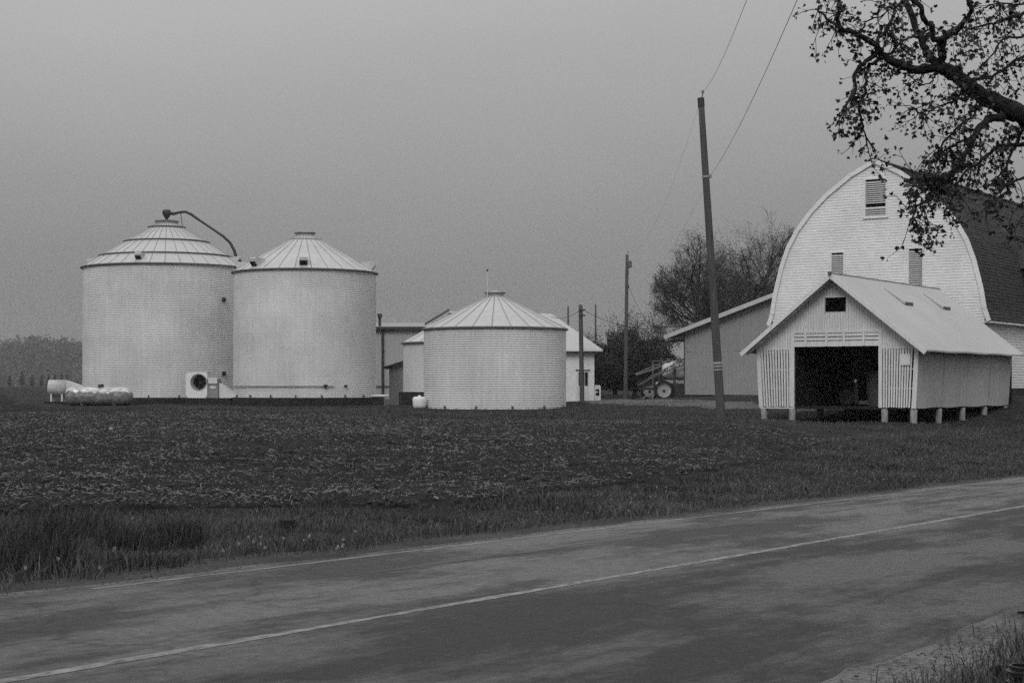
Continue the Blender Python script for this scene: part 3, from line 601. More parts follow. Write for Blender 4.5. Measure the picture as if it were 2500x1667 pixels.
louver(barn, -2.08, -1.50, 5.75 - zB, 7.47 - zB, .095); louver(barn, 1.60, 2.22, 5.75 - zB, 7.49 - zB, .095)
# roof dormer on the barn's right slope
dx = 4.1; dy = 8.0; zz = 7.0 - zB
m = MB(); m.prism([(dy - 1.2, 5.9 - zB), (dy + 1.2, 5.9 - zB), (dy + 1.2, 7.2 - zB), (dy, 8.5 - zB), (dy - 1.2, 7.2 - zB)], 'x', 3.2, 5.35); dm = m.build('dormer_wall', SHING, barn)
m = MB()
for sgn in (-1, 1): m.bar((4.4, dy, 8.62 - zB), (4.4, dy + sgn * 1.65, 6.85 - zB), 2.6, .07, up=(0, sgn * .7, .7))
m.build('dormer_roof', SHING, barn)
m = MB()
for sgn in (-1, 1): m.bar((5.72, dy, 8.64 - zB), (5.72, dy + sgn * 1.68, 6.82 - zB), .05, .13, up=(0, sgn * .7, .7))
m.build('dormer_rake', WHITE, barn)

# --- the corn crib
CPt = frame(-23.415, 57.); zC = 0.0
crib = thing('corn_crib', 'white corn crib raised on posts with slatted bays and a dark open drive', 'corn crib', (CPt[0], CPt[1], zC), -PHI)
FLZ, WT, XT, XB, LC = .61, 2.72, 3.165, 3.03, 11.2
RZ, EZ, EX = 5.46, 2.62, 3.57; RS = (RZ - EZ) / EX
def roofz(x_): return RZ - RS * abs(x_)
OX0, OX1, OZ1, HZ1 = -1.63, 1.67, 2.83, 3.42
def wedge(z): return XB + (XT - XB) * (z - FLZ) / (WT - FLZ)
# gable of narrow vertical boards above the bays
m = MB(); bw_ = .105; x_ = -XT
while x_ < XT - .001:
    x2 = min(x_ + bw_, XT); z0a = HZ1 if (x_ > OX0 - .14 and x2 < OX1 + .14) else WT
    segs = [(z0a, min(roofz(x_), roofz(x2)) - .13)]
    if x2 > -.40 and x_ < .40: segs = [(z0a, 4.10), (4.63, segs[0][1])]
    for a_, b_ in segs:
        if b_ > a_ + .01:
            pr_ = random.uniform(0, .006); zt1, zt2 = (roofz(x_) - .10, roofz(x2) - .10) if b_ != 4.10 else (b_, b_)
            m.add([(x_ + .004, -pr_, a_), (x2 - .004, -pr_, a_), (x2 - .004, -pr_, zt2), (x_ + .004, -pr_, zt1), (x_ + .004, .02, a_), (x2 - .004, .02, a_), (x2 - .004, .02, zt2), (x_ + .004, .02, zt1)], [(0, 1, 2, 3), (0, 4, 5, 1), (0, 3, 7, 4), (1, 5, 6, 2)])
    x_ = x2
gb = m.build('gable_boards', CRIBW, crib)
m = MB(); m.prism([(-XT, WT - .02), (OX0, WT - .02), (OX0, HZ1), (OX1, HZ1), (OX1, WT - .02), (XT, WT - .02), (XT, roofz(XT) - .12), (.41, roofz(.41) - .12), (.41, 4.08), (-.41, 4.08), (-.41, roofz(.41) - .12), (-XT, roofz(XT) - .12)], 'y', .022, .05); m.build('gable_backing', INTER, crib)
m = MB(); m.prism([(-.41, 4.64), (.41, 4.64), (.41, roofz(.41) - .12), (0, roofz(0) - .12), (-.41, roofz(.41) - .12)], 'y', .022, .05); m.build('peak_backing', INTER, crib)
m = MB()
for a_ in (-.43, .41): m.box(a_, a_ + .02, -.012, .06, 4.08, 4.65)
m.box(-.43, .43, -.012, .06, 4.07, 4.10); m.box(-.43, .43, -.012, .06, 4.63, 4.66); m.build('gable_window_frame', CRIBW, crib)
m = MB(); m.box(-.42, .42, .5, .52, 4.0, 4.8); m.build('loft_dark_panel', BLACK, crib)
# slats of the two front bays
def slats(xa0, xb0, xa1, xb1, k, gapz=None):
    for i in range(k):
        f0, f1_ = i / k, (i + .65) / k
        p = [xa0 + (xb0 - xa0) * f0, xa0 + (xb0 - xa0) * f1_, xa1 + (xb1 - xa1) * f0, xa1 + (xb1 - xa1) * f1_]; j = random.uniform(-.008, .008); zt = WT + .04; zb = FLZ - .02 + random.uniform(-.012, .012)
        s_ = MB(); s_.add([(p[0], j, zb), (p[1], j, zb), (p[3], j, zt), (p[2], j, zt), (p[0], j + .025, zb), (p[1], j + .025, zb), (p[3], j + .025, zt), (p[2], j + .025, zt)], [(0, 1, 2, 3), (4, 7, 6, 5), (0, 4, 5, 1), (2, 6, 7, 3), (0, 3, 7, 4), (1, 5, 6, 2)]); s_.build('slat', CRIBW, crib)
slats(-XB + .16, OX0 - .10, -XT + .16, OX0 - .10, 11); slats(OX1 + .16, XB - .16, OX1 + .16, XT - .19, 11)
for sgn in (-1, 1):                                    # corner and jamb boards
    s_ = MB(); s_.add([(sgn * q[0], q[1], q[2]) for q in [(XB - .13, -.03, FLZ - .05), (XB + .03, -.03, FLZ - .05), (XT + .02, -.03, WT + .12), (XT - .14, -.03, WT + .12), (XB - .13, .03, FLZ - .05), (XB + .03, .03, FLZ - .05), (XT + .02, .03, WT + .12), (XT - .14, .03, WT + .12)]], [(0, 1, 2, 3), (4, 7, 6, 5), (0, 4, 5, 1), (2, 6, 7, 3), (0, 3, 7, 4), (1, 5, 6, 2)]); s_.build('corner_board', CRIBW, crib)
for a_, b_ in ((OX0 - .12, OX0), (OX1, OX1 + .13)): s_ = MB(); s_.box(a_, b_, -.035, .05, FLZ - .03, HZ1 + .02); s_.build('jamb', CRIBW, crib)
for z_ in (1.25, 1.95, 2.62):
    for a_, b_ in ((-wedge(z_) + .05, OX0 - .02), (OX1 + .02, wedge(z_) - .05)): s_ = MB(); s_.box(a_, b_, .05, .10, z_, z_ + .07); s_.build('girt', CRIBS, crib)
s_ = MB(); s_.box(2.52, 2.86, -.05, -.01, 2.12, 2.52); s_.build('patch_board', WHITE, crib)
# louvered header over the drive
for k_, z_ in enumerate((2.86, 3.06, 3.20, 3.33)):
    s_ = MB(); s_.box(OX0, OX1, -.012, .012, z_ - (.03 if k_ == 0 else 0), z_ + (.17 if k_ == 0 else .105), Matrix.Translation((0, .0, 0))); s_.build('header_board', CRIBW, crib)
for x_ in (-1.17, -.34, .34, 1.10): s_ = MB(); s_.box(x_ - .04, x_ + .04, -.04, -.013, 2.84, 3.41); s_.build('header_batten', CRIBW, crib)
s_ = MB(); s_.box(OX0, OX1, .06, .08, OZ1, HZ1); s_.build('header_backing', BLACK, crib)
# side walls: ribbed sheet, leaning out towards the eaves
for sgn in (-1, 1):
    m = MB(); Y_ = np.arange(0, LC + .001, .045); k = len(Y_)
    for z_, x0_ in ((FLZ - .04, XB), (roofz(XT + .05) - .06, XT + .03)):
        m.add([(sgn * (x0_ + .012 * (1 if int(round(y_ / .045)) % 4 < 2 else -1) + .006 * math.sin(y_ * .9)), y_, z_ - (.015 * math.sin(y_ * 2.1) if z_ < 1 else 0)) for y_ in Y_], [])
    m.f += [(i, i + 1, k + i + 1, k + i) for i in range(k - 1)]; m.build('side_sheet', CRIBS, crib)
for y_ in (2.8, 5.6, 8.4):
    m = MB(); m.bar((XB + .018, y_, FLZ), (XT + .045, y_, WT + .1), .05, .02, up=(1, 0, 0)); m.build('sheet_lap', CRIBS, crib)
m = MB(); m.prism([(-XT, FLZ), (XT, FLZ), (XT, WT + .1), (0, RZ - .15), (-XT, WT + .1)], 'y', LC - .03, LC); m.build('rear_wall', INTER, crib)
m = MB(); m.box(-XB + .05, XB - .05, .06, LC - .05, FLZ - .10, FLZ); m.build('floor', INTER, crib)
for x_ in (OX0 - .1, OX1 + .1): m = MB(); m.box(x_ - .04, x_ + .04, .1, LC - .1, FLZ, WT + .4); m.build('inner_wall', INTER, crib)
m = MB(); m.box(-XB, OX0, -.02, .10, FLZ - .09, FLZ - .045); m.build('sill', CRIBW, crib)
# roof sheets with overhang, white rake edges, two raised flaps
for sgn in (-1, 1):
    m = MB(); ys_ = np.linspace(-.5, LC + .35, 40); xs_ = np.linspace(0, EX, 9)
    top = [(sgn * x_, y_, roofz(x_) + .035 + .010 * math.sin(y_ * 1.7 + x_ * 2) * x_ / EX) for y_ in ys_ for x_ in xs_]; bot = [(p[0], p[1], p[2] - .06) for p in top]; n = 9; o_n = len(top)
    fs_ = []
    for i in range(len(ys_) - 1):
        for j in range(n - 1): q = i * n + j; fs_ += [(q, q + 1, q + n + 1, q + n), (o_n + q, o_n + q + n, o_n + q + n + 1, o_n + q + 1)]
    for i in range(len(ys_) - 1): q = i * n + n - 1; fs_.append((q, o_n + q, o_n + q + n, q + n))
    for j in range(n - 1): fs_.append((j, o_n + j, o_n + j + 1, j + 1)); q = (len(ys_) - 1) * n + j; fs_.append((q, q + 1, o_n + q + 1, o_n + q))
    m.add(top + bot, fs_); m.build('roof_sheet', CRIBR, crib)
    m = MB(); m.bar((0, -.515, RZ - .06), (sgn * (EX + .02), -.515, EZ - .07), .04, .15, up=(sgn * RS, 0, 1)); m.build('rake_board', CRIBW, crib)
    m = MB(); m.bar((sgn * .1, -.2, RZ - .16), (sgn * EX * .98, -.2, EZ - .06), .08, .10, up=(sgn * RS, 0, 1)); m.build('rafter', CRIBW, crib)
m = MB(); m.tube([(0, -.52, RZ + .045), (0, LC + .36, RZ + .045)], .035, 6); m.build('ridge_cap', SEAM, crib)
m = MB(); m.box(-.06, .06, -.6, -.5, RZ - .02, RZ + .09); m.build('ridge_tip', RIM, crib)
for y_ in (4.2, 8.6):
    m = MB(); x0_, x1_ = .45, 1.30
    m.add([(x0_, y_ - .45, roofz(x0_) + .05), (x0_, y_ + .45, roofz(x0_) + .05), (x1_, y_ + .45, roofz(x1_) + .17), (x1_, y_ - .45, roofz(x1_) + .17), (x1_, y_ + .45, roofz(x1_) + .06), (x1_, y_ - .45, roofz(x1_) + .06)], [(0, 1, 2, 3), (0, 3, 5), (1, 4, 2)]); hf = m.build('roof_flap', CRIBR, crib)
    m = MB(); m.add([(x1_ + .002, y_ - .44, roofz(x1_) + .165), (x1_ + .002, y_ + .44, roofz(x1_) + .165), (x1_ + .002, y_ + .44, roofz(x1_) + .05), (x1_ + .002, y_ - .44, roofz(x1_) + .05)], [(0, 1, 2, 3)]); m.build('flap_mouth', RIM, hf)
# posts
ph = MB(); ph.lathe([(.115, -.5), (.12, .1), (.13, .5), (.105, .535), (.001, .54)], 12); o = None
for iy, y_ in enumerate((.10, 2.75, 5.5, 8.2, 10.9)):
    for x_ in (-2.90, -1.76, 1.86, 2.94):
        wx, wy = frame(-23.415 + x_, 57. + y_); l_ = (x_, y_, g(wx, wy) * 0 + 0.0)
        rt_ = (random.uniform(-.03, .03), random.uniform(-.03, .03), random.uniform(0, 6))
        o = ph.build('post', POST, crib, True, l_, rt_) if o is None else copy_of(o, crib, l_, rt_)
m = MB(); m.tube([(-.3, 3.4, 1.9), (.3, 3.3, 1.85), (.8, 3.2, 1.6), (1.2, 3.1, 1.75), (1.65, 3.0, 2.0)], .03, 6); hs = m.build('hanging_hose', SEAM, crib)
# implement parked in the drive; greys raised and white disc added as faint light
wx, wy = frame(-23.415 + .3, 57. + 2.6)
im = thing('feed_grinder', 'dark machine parked deep in the shade of the crib drive', 'farm machine', (wx, wy, FLZ), -PHI)
m = MB(); m.lathe([(.001, 0), (.55, 0), (.62, .5), (.62, 1.2), (.45, 1.35), (.001, 1.4)], 20); m.build('hopper', RIM, im, loc=(.55, 0, 0))
m = MB(); m.box(-.9, 1.3, -.3, .3, .06, .2); m.build('frame', RIM, im)
for x_ in (-.7, 1.1):
    m = MB(); m.lathe([(.28, -.09), (.32, -.05), (.32, .05), (.28, .09), (.001, .09)], 20); m.lathe([(.28, -.09), (.001, -.09)], 20); m.build('wheel', RUBBER, im, loc=(x_, -.42, .32), rot=(R(90), 0, 0))
m = MB(); m.lathe([(.001, 0), (.05, .0), (.06, .03), (.001, .05)], 12); m.build('glint_disc', WHITE, im, loc=(-.35, -.5, .95), rot=(R(90), 0, 0))  # added white disc; its colour stands for a faint glint
m = MB(); m.box(-.42, -.28, -.46, -.3, .15, 1.02); m.build('glint_post', DKMET, im)

# --- the big machine shed behind
sS = 107.; wl, _z = pl(1671, 969, sS); zS = .48; SP = frame(wl, sS)
shed = thing('machine_shed', 'grey metal machine shed with a low pitched roof behind the white barn', 'shed', (SP[0], SP[1], zS), -PHI)
def sl_(px, py, s=sS): w_, z_ = pl(px, py, s); return w_ - wl, z_ - zS
e0 = sl_(1622, 822, sS - .6); e1_ = sl_(1880, 722, sS - .6); slope = (e1_[1] - e0[1]) / (e1_[0] - e0[0]); RXs = 10.2
def sz(x_): return e0[1] + slope * (x_ - e0[0]) if x_ < RXs else e0[1] + slope * (2 * RXs - x_ - e0[0])
WS = 2 * RXs
m = MB(); xs_ = np.arange(0, WS + .01, .075); k = len(xs_)
m.add([(x_, -.012 * (i % 4 < 2), .22) for i, x_ in enumerate(xs_)] + [(x_, -.012 * (i % 4 < 2), sz(x_) - .12) for i, x_ in enumerate(xs_)], [(i, i + 1, k + i + 1, k + i) for i in range(k - 1)]); m.build('front_sheet', SHEDM, shed)
m = MB(); m.box(0.02, WS - .02, .02, 26, -.6, .23); m.build('base_board', TAR, shed)
m = MB(); m.box(0, .03, .0, 26, .22, sz(0) - .12); m.box(WS - .03, WS, 0, 26, .22, sz(0) - .12); m.build('side_sheet', SHEDM, shed)
m = MB(); m.box(-.03, .05, -.03, .02, .1, sz(0) - .2); m.build('corner_trim', DKMET, shed)
m = MB(); m.box(0.05, WS, -.022, -.013, 3.35, 3.40); m.build('sheet_lap', SHEDM, shed)
for (xa_, xb_) in ((e0[0], RXs), (WS - e0[0], RXs)):
    m = MB(); za, zb = sz(e0[0]), sz(RXs); m.add([(xa_, -.6, za), (xb_, -.6, zb), (xb_, 26.4, zb), (xa_, 26.4, za), (xa_, -.6, za - .12), (xb_, -.6, zb - .12), (xb_, 26.4, zb - .12), (xa_, 26.4, za - .12)], [(0, 1, 2, 3), (4, 7, 6, 5), (0, 4, 5, 1), (2, 6, 7, 3), (0, 3, 7, 4), (1, 5, 6, 2)]); m.build('roof_sheet', ROOFM, shed)
    m = MB(); m.bar((xa_, -.63, za - .04), (xb_, -.63, zb - .04), .05, .30, up=(0, 0, 1)); m.build('fascia', ROOFM, shed)
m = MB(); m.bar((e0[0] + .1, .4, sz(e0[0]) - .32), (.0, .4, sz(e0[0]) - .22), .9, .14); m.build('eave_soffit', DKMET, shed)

# --- white shop building
YH = 106.
hx0, hx1 = (1112 - CX) / FPX * YH, (1451 - CX) / FPX * YH; zH = g(hx1, YH) - .02
shop = thing('workshop', 'low white shop building with a hipped roof behind the squat bin', 'building', (hx1, YH, zH), R(2))
HE = at(0, 853, YH).z - zH; Wd = hx1 - hx0
m = MB(); m.box(-Wd, 0, 0, 9, -.4, HE); m.build('wall', WHITE, shop)
ex = at(1470, 853, YH - .5).x - hx1; rz_ = at(0, 766, YH + 4.5).z - zH; rx1 = at(1352, 766, YH + 4.5).x - hx1; rx0 = at(1102, 757, YH + 4.5).x - hx1
m = MB(); V_ = [(-Wd - .2, -.5, HE), (ex, -.5, HE), (ex, 9.5, HE), (-Wd - .2, 9.5, HE), (rx0, 4.5, rz_ + .15), (rx1, 4.5, rz_)]
m.add(V_, [(0, 1, 5, 4), (1, 2, 5), (2, 3, 4, 5), (3, 0, 4)]); m.build('roof', CRIBR, shop)
m = MB(); m.box(-Wd - .2, ex, -.52, -.48, HE - .12, HE + .01); m.box(ex - .02, ex + .02, -.5, 9.5, HE - .12, HE + .01); m.build('fascia', WHITE, shop)
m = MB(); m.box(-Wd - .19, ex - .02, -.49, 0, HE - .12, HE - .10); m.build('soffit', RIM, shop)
m = MB(); m.bar((rx0 - 1.6, 3.6, rz_ - .75), (rx0 + .02, 4.2, rz_ + .25), .10, .14); m.build('gable_trim', RIM, shop)
dx0 = at(1408, 0, YH).x - hx1; dx1 = at(1437, 0, YH).x - hx1; dz1 = at(0, 905, YH).z - zH
m = MB(); m.box(dx0, dx1, -.04, -.002, .03, dz1); dor = m.build('door', WHITE2, shop)
m = MB(); m.box(dx0 + .12, dx1 - .06, -.05, -.041, dz1 * .52, dz1 - .08); m.build('pane', BLACK, dor)
for k in range(1, 3): m = MB(); xx = dx0 + .12 + (dx1 - dx0 - .18) * k / 3; m.box(xx - .015, xx + .015, -.06, -.051, dz1 * .52, dz1 - .08); m.build('muntin', WHITE2, dor)
m = MB(); m.box(dx0 - .06, dx1 + .08, -.07, -.002, dz1 + .0, dz1 + .09); m.build('door_head', RIM, shop)
# fuel pump
v = at(1459, 980, 105.); zg_ = g(v.x, 105.)
fp = thing('fuel_pump', 'small white fuel pump with a dark square dial face by the shop', 'fuel pump', (v.x, 105., zg_))
m = MB(); m.box(-.19, .19, -.15, .15, -.05, .98); m.box(-.16, .16, -.13, .13, .98, 1.03); m.build('cabinet', WHITE2, fp)
m = MB(); m.box(-.13, .10, -.16, -.151, .36, .78); m.build('dial_face', BLACK, fp)
m = MB(); m.box(-.11, .0, -.165, -.161, .55, .64); m.build('dial', WHITE2, fp)
m = MB(); m.tube([(.2, 0, .8), (.3, -.02, .55), (.27, -.03, .2), (.2, 0, .1)], .018, 6); m.build('hose', RUBBER, fp)

# --- metal building beyond the bins
YM = 116.; mx0, mx1 = (860 - CX) / FPX * YM, (1060 - CX) / FPX * YM; zM = g(-8, YM)
mb_ = thing('metal_building', 'ribbed grey steel building with a black gutter and downspout behind the bins', 'building', (mx0, YM, zM), R(-2)); WM = mx1 - mx0
HM = at(0, 801, YM).z - zM; m = MB(); xs_ = np.arange(0, WM + .01, .06); k = len(xs_)
m.add([(x_, -.025 * (i % 5 == 0), -.3) for i, x_ in enumerate(xs_)] + [(x_, -.025 * (i % 5 == 0), HM) for i, x_ in enumerate(xs_)], [(i, i + 1, k + i + 1, k + i) for i in range(k - 1)]); m.build('front_sheet', METB, mb_)
m = MB(); m.box(0, .03, 0, 12, -.3, HM); m.box(WM - .03, WM, 0, 12, -.3, HM); m.build('side_sheet', METB, mb_)
m = MB(); m.add([(-.2, -.35, HM + .08), (WM + .2, -.35, HM + .08), (WM + .2, 6, HM + .6), (-.2, 6, HM + .6), (WM + .2, 12.3, HM + .08), (-.2, 12.3, HM + .08)], [(0, 1, 2, 3), (3, 2, 4, 5)]); m.build('roof', SEAM, mb_)
m = MB(); m.box(-.2, WM + .2, -.40, -.24, HM - .10, HM + .09); m.build('gutter', DKMET, mb_)
xd = at(935, 0, YM).x - mx0; m = MB(); m.tube([(xd, -.14, HM - .05), (xd, -.12, .3)], .09, 8); m.build('downspout', DKMET, mb_)
m = MB(); xp = at(927, 0, YM + 1).x - mx0; m.lathe([(.10, 0), (.10, .6), (.17, .75), (.17, .95), (.001, .97)], 12); m.build('flue', DKMET, mb_, loc=(xp, .8, HM + .1))
m = MB(); m.bar((xd - .9, -.1, at(0, 943, YM).z - zM), (xd + .6, -.1, at(0, 943, YM).z - zM), .05, .07); m.build('rail', DKMET, mb_)
# --- lean-to by the half hidden bin
YL = 99.; lx0, lx1 = at(950, 0, YL).x, at(1010, 0, YL).x; zL = g(lx0, YL)
lt = thing('lean_to', 'small grey lean-to with a dark slanted roof edge between the bins', 'shed', (lx0, YL, zL))
ha, hb_ = at(0, 897, YL).z - zL, at(0, 878, YL).z - zL
m = MB(); m.prism([(0, -.3), (lx1 - lx0, -.3), (lx1 - lx0, hb_), (0, ha)], 'y', 0, 3); m.build('wall', SHEDM, lt)
m = MB(); m.bar((-.32, 1.3, ha - .02), (lx1 - lx0, 1.3, hb_ + .06), 3.4, .12); m.build('roof', DKMET, lt)

# ------------------------------------------------------------------ sprayer beside the shed
YS = 122.5; v = at(1619, 976, YS); zg_ = v.z - .02
spr = thing('field_sprayer', 'tractor-drawn field sprayer with a white tank and folded booms by the grey shed', 'sprayer', (v.x, YS, zg_)); PXM = YS / FPX
def q_(px, py): return ((px - 1619) * PXM, (976 - py) * PXM)
def wheel(x_, y_, rad, rw, parent):
    w = MB(); w.lathe([(rad * .72, -rw), (rad * .95, -rw), (rad, -rw * .7), (rad, rw * .7), (rad * .95, rw), (rad * .72, rw), (rad * .72, -rw)], 40)
    for k in range(24):
        a_ = 2 * math.pi * k / 24; w.box(-.025, .025, -rw, rw, rad - .01, rad + .035, Matrix.Rotation(a_, 4, 'Z') @ Matrix.Rotation(R(90), 4, 'X') @ Matrix.Rotation(0, 4, 'Z'))
    wh = w.build('wheel', RUBBER, parent, loc=(x_, y_, rad), rot=(R(90), 0, 0))
    r_ = MB(); r_.lathe([(rad * .73, rw * .9), (rad * .68, rw * .9), (rad * .62, rw * .3), (rad * .2, rw * .15), (rad * .16, rw * .5), (.001, rw * .5)], 32); r_.build('rim', CONC, wh)
    h_ = MB(); h_.lathe([(rad * .14, rw * .52), (rad * .12, rw * .8), (.001, rw * .82)], 12); h_.build('hub', DKMET, wh)
wheel(q_(1619, 0)[0], -.6, .72, .16, spr); wheel(q_(1588, 0)[0], .9, .66, .16, spr)
m = MB(); m.box(q_(1560, 0)[0], q_(1700, 0)[0], -.25, .25, .75, .95); m.box(q_(1609, 0)[0], q_(1616, 0)[0], -.4, .8, .6, 1.9); m.build('frame', DKMET, spr)
m = MB(); xa_, xb_ = q_(1617, 0)[0], q_(1700, 0)[0]; zc_ = q_(0, 906)[1]
m.lathe([(.001, xa_), (.45, xa_ + .04), (.62, xa_ + .22), (.66, xa_ + .7), (.63, xa_ + 1.0), (.66, xa_ + 1.3), (.62, xb_ - .2), (.001, xb_)], 28); m.build('tank', TANKW, spr, True, loc=(0, .2, zc_), rot=(0, R(90), 0))
m = MB(); m.lathe([(.25, 0), (.25, .12), (.001, .14)], 16); m.build('tank_lid', PLAST, spr, loc=(xa_ + .9, .2, zc_ + .64))
m = MB(); m.box(q_(1643, 0)[0], q_(1648, 0)[0], -.52, -.4, .9, zc_ + .4); m.build('tank_strap', DKMET, spr)
m = MB(); m.box(q_(1640, 0)[0], q_(1690, 0)[0], -.5, .8, .15, 1.25); m.build('chassis', DKMET, spr)
def boom(y_, pts, thick):
    m = MB(); lo = [(*[q_(*p)[0]], y_, q_(*p)[1]) for p in pts[0]]; hi = [(*[q_(*p)[0]], y_, q_(*p)[1]) for p in pts[1]]
    for a_, b_ in zip(lo, lo[1:]): m.bar(a_, b_, thick, thick)
    for a_, b_ in zip(hi, hi[1:]): m.bar(a_, b_, thick * .8, thick * .8)
    A, B, C_, D_ = map(Vector, (lo[0], lo[-1], hi[0], hi[-1])); k = 12
    for i in range(k): p = A.lerp(B, i / k); r = C_.lerp(D_, (i + (.5 if i % 2 else .1)) / k); p2 = A.lerp(B, (i + 1) / k); m.bar(p, r, thick * .5, thick * .5); m.bar(r, p2, thick * .5, thick * .5)
    m.build('boom', RIM if y_ < 0 else SEAM, spr)
boom(-.9, ([(1555, 940), (1600, 915), (1675, 886)], [(1580, 922), (1640, 890), (1675, 871)]), .09)
boom(.9, ([(1556, 914), (1600, 900), (1640, 884)], [(1553, 912), (1596, 892), (1640, 876)]), .05)
m = MB(); m.bar((q_(1596, 0)[0], .7, .6), (q_(1596, 0)[0], .7, q_(0, 880)[1]), .04, .04); m.bar((q_(1596, 0)[0], .7, q_(0, 880)[1]), (q_(1622, 0)[0], .7, q_(0, 880)[1]), .03, .03); m.build('boom_mast', SEAM, spr)
m = MB(); m.bar((q_(1565, 0)[0], -.5, .12), (q_(1605, 0)[0], -.5, .75), .06, .06); m.bar((q_(1590, 0)[0], -.6, .1), (q_(1598, 0)[0], -.6, .55), .06, .06); m.box(q_(1580, 0)[0], q_(1606, 0)[0], -.7, -.4, .04, .14); m.build('drawbar', SEAM, spr)
m = MB(); m.box(q_(1600, 0)[0], q_(1606, 0)[0], -.62, -.5, 1.15, 1.35); m.build('gauge', WHITE, spr)
m = MB(); m.lathe([(.10, -.06), (.17, -.06), (.17, .06), (.10, .06), (.001, .06)], 16); m.build('jockey_wheel', RUBBER, spr, loc=(q_(1543, 0)[0], -.5, .14), rot=(R(90), 0, 0))
m = MB(); m.bar((q_(1543, 0)[0], -.5, .14), (q_(1560, 0)[0], -.5, .8), .05, .05); m.bar((q_(1560, 0)[0], -.5, .8), (q_(1590, 0)[0], -.4, .85), .06, .06); m.build('tongue', DKMET, spr)

# ------------------------------------------------------------------ utility poles and wires
def pole(label, bx, by, topx, topy, Y, r0, r1, cat='utility pole', gear=True, Yg=None, group=None):
    b_ = at(bx, by, Y); t_ = at(topx, topy, Y); zg_ = g(b_.x, Y); root = thing('utility_pole', label, cat, (b_.x, Y, zg_), 0, group)
    top = Vector((t_.x - b_.x, 0, t_.z - zg_)); m = MB(); k = 9
    m.tube([(-top.x * .03, 0, -.4)] + [tuple(top * (i / k)) for i in range(0, k + 1)], [r0 * 1.02] + [r0 + (r1 - r0) * i / k for i in range(k + 1)], 12); m.build('shaft', WOODP, root, True)
    if gear:
        m = MB(); m.tube([tuple(top + Vector((.03, -.05, -.25))), tuple(top + Vector((.06, -.05, .18)))], .015, 6); m.build('pin', DKMET, root)
        m = MB(); m.lathe([(.03, 0), (.06, .02), (.035, .05), (.06, .08), (.03, .12), (.001, .13)], 10); m.build('insulator', INSUL, root, loc=tuple(top + Vector((.06, -.05, .17))))
    return root, top, Vector((b_.x, Y, zg_))
p1, top1, bs1 = pole('tall leaning wooden utility pole between the squat bin and the crib', 1760.5, 1018, 1711, 241, 56., .155, .105)
d1 = top1 / top1.length
for py, hh in ((886, .07), (894, .05), (902, .04)):
    z_ = at(0, py, 56).z - bs1.z; c_ = top1 * (z_ / top1.z); m = MB(); r_ = .155 + (.105 - .155) * z_ / top1.z + .006
    m.tube([tuple(c_ - d1 * hh / 2), tuple(c_ + d1 * hh / 2)], r_, 12); m.build('pole_tag', CONC, p1)
z_ = at(0, 432, 56).z - bs1.z; c_ = top1 * (z_ / top1.z); m = MB(); m.tube([tuple(c_ - d1 * .04), tuple(c_ + d1 * .04)], .135, 12); m.box(c_.x + .1, c_.x + .2, -.04, .04, c_.z - .04, c_.z + .08); m.build('wire_clamp', SEAM, p1)
m = MB(); m.tube([tuple(top1 - d1 * .28), tuple(top1 + d1 * .02)], .118, 12); m.build('pole_cap', DKMET, p1)
p2, top2, bs2 = pole('straight wooden utility pole standing before the round shrub tree', 1527, 976, 1531, 622, 118., .15, .11)
for py, w_ in ((650, .18), (666, .12), (700, .14)):
    z_ = at(0, py, 118).z - bs2.z; m = MB(); m.box(.12, .12 + w_, -.06, .06, z_ - .12, z_ + .12); m.build('bracket', DKMET, p2)
m = MB(); z_ = at(0, 645, 118).z - bs2.z; m.lathe([(.14, -.25), (.16, -.2), (.16, .2), (.12, .25), (.001, .26)], 12); m.build('transformer', RIM, p2, loc=(.30, 0, z_))
p3, top3, bs3 = pole('short dark service pole standing against the white shop wall', 1421, 980, 1417.5, 744, 103., .15, .13, gear=False)
for py in (757, 770):
    z_ = at(0, py, 103).z - bs3.z; m = MB(); m.box(-.2, .2, -.18, -.12, z_ - .05, z_ + .05); m.build('bracket', DKMET, p3)
for px, py, lb in ((1387, 747, 'thin faraway utility pole rising behind the shop roof slope'), (1454, 743, 'thin faraway utility pole rising out of the shrub beside the shop')):
    pole(lb, px, 938, px, py, 260., .17, .13, gear=False)
def wire(label, a, b_, sag, r=.008, k=24, group='overhead wires'):
    a = Vector(a); b_ = Vector(b_); P = [a.lerp(b_, i / k) - Vector((0, 0, sag * 4 * (i / k) * (1 - i / k))) for i in range(k + 1)]
    m = MB(); m.tube([p - a for p in P], r, 5); return tag(m.build('overhead_wire', WIRE, loc=a), label, 'wire', group)
T1 = bs1 + top1 + Vector((.06, -.05, .2)); z_ = at(0, 430, 56).z - bs1.z; M1 = bs1 + top1 * (z_ / top1.z) + Vector((.15, 0, 0))
T2 = bs2 + top2 + Vector((0, 0, .2)); M2 = Vector((bs2.x + .15, bs2.y, at(0, 690, 118).z))
def far_end(A, pxpy, Y0, Yend): B = at(*pxpy, Y0); dv = (B - A) / (B.y - A.y); return A + dv * (Yend - A.y)
wire('top wire running from the leaning pole up over the road', T1, far_end(T1, (1783, 0), 33, -8), .9, .0045, group=None)
wire('lower sagging wire running from the leaning pole clamp up over the road', M1, far_end(M1, (1890, 0), 30, -8), 1.0, .0055, group=None)
wire('top wire between the leaning pole and the straight pole', T1, T2, 1.6, .003, group=None)
wire('lower wire between the leaning pole and the straight pole', M1, M2, 1.2, .003, group=None)
wire('service wire from the straight pole to the grey shed roof', M2, at(1625, 815, 108), .9, .014, group=None)
A3 = bs3 + Vector((-.2, -.15, at(0, 760, 103).z - bs3.z)); B3 = bs3 + Vector((.2, -.15, at(0, 760, 103).z - bs3.z))
wire('service wire drooping from the shop roof to the short service pole', at(1345, 773, 108), A3, .25, .015, group=None)
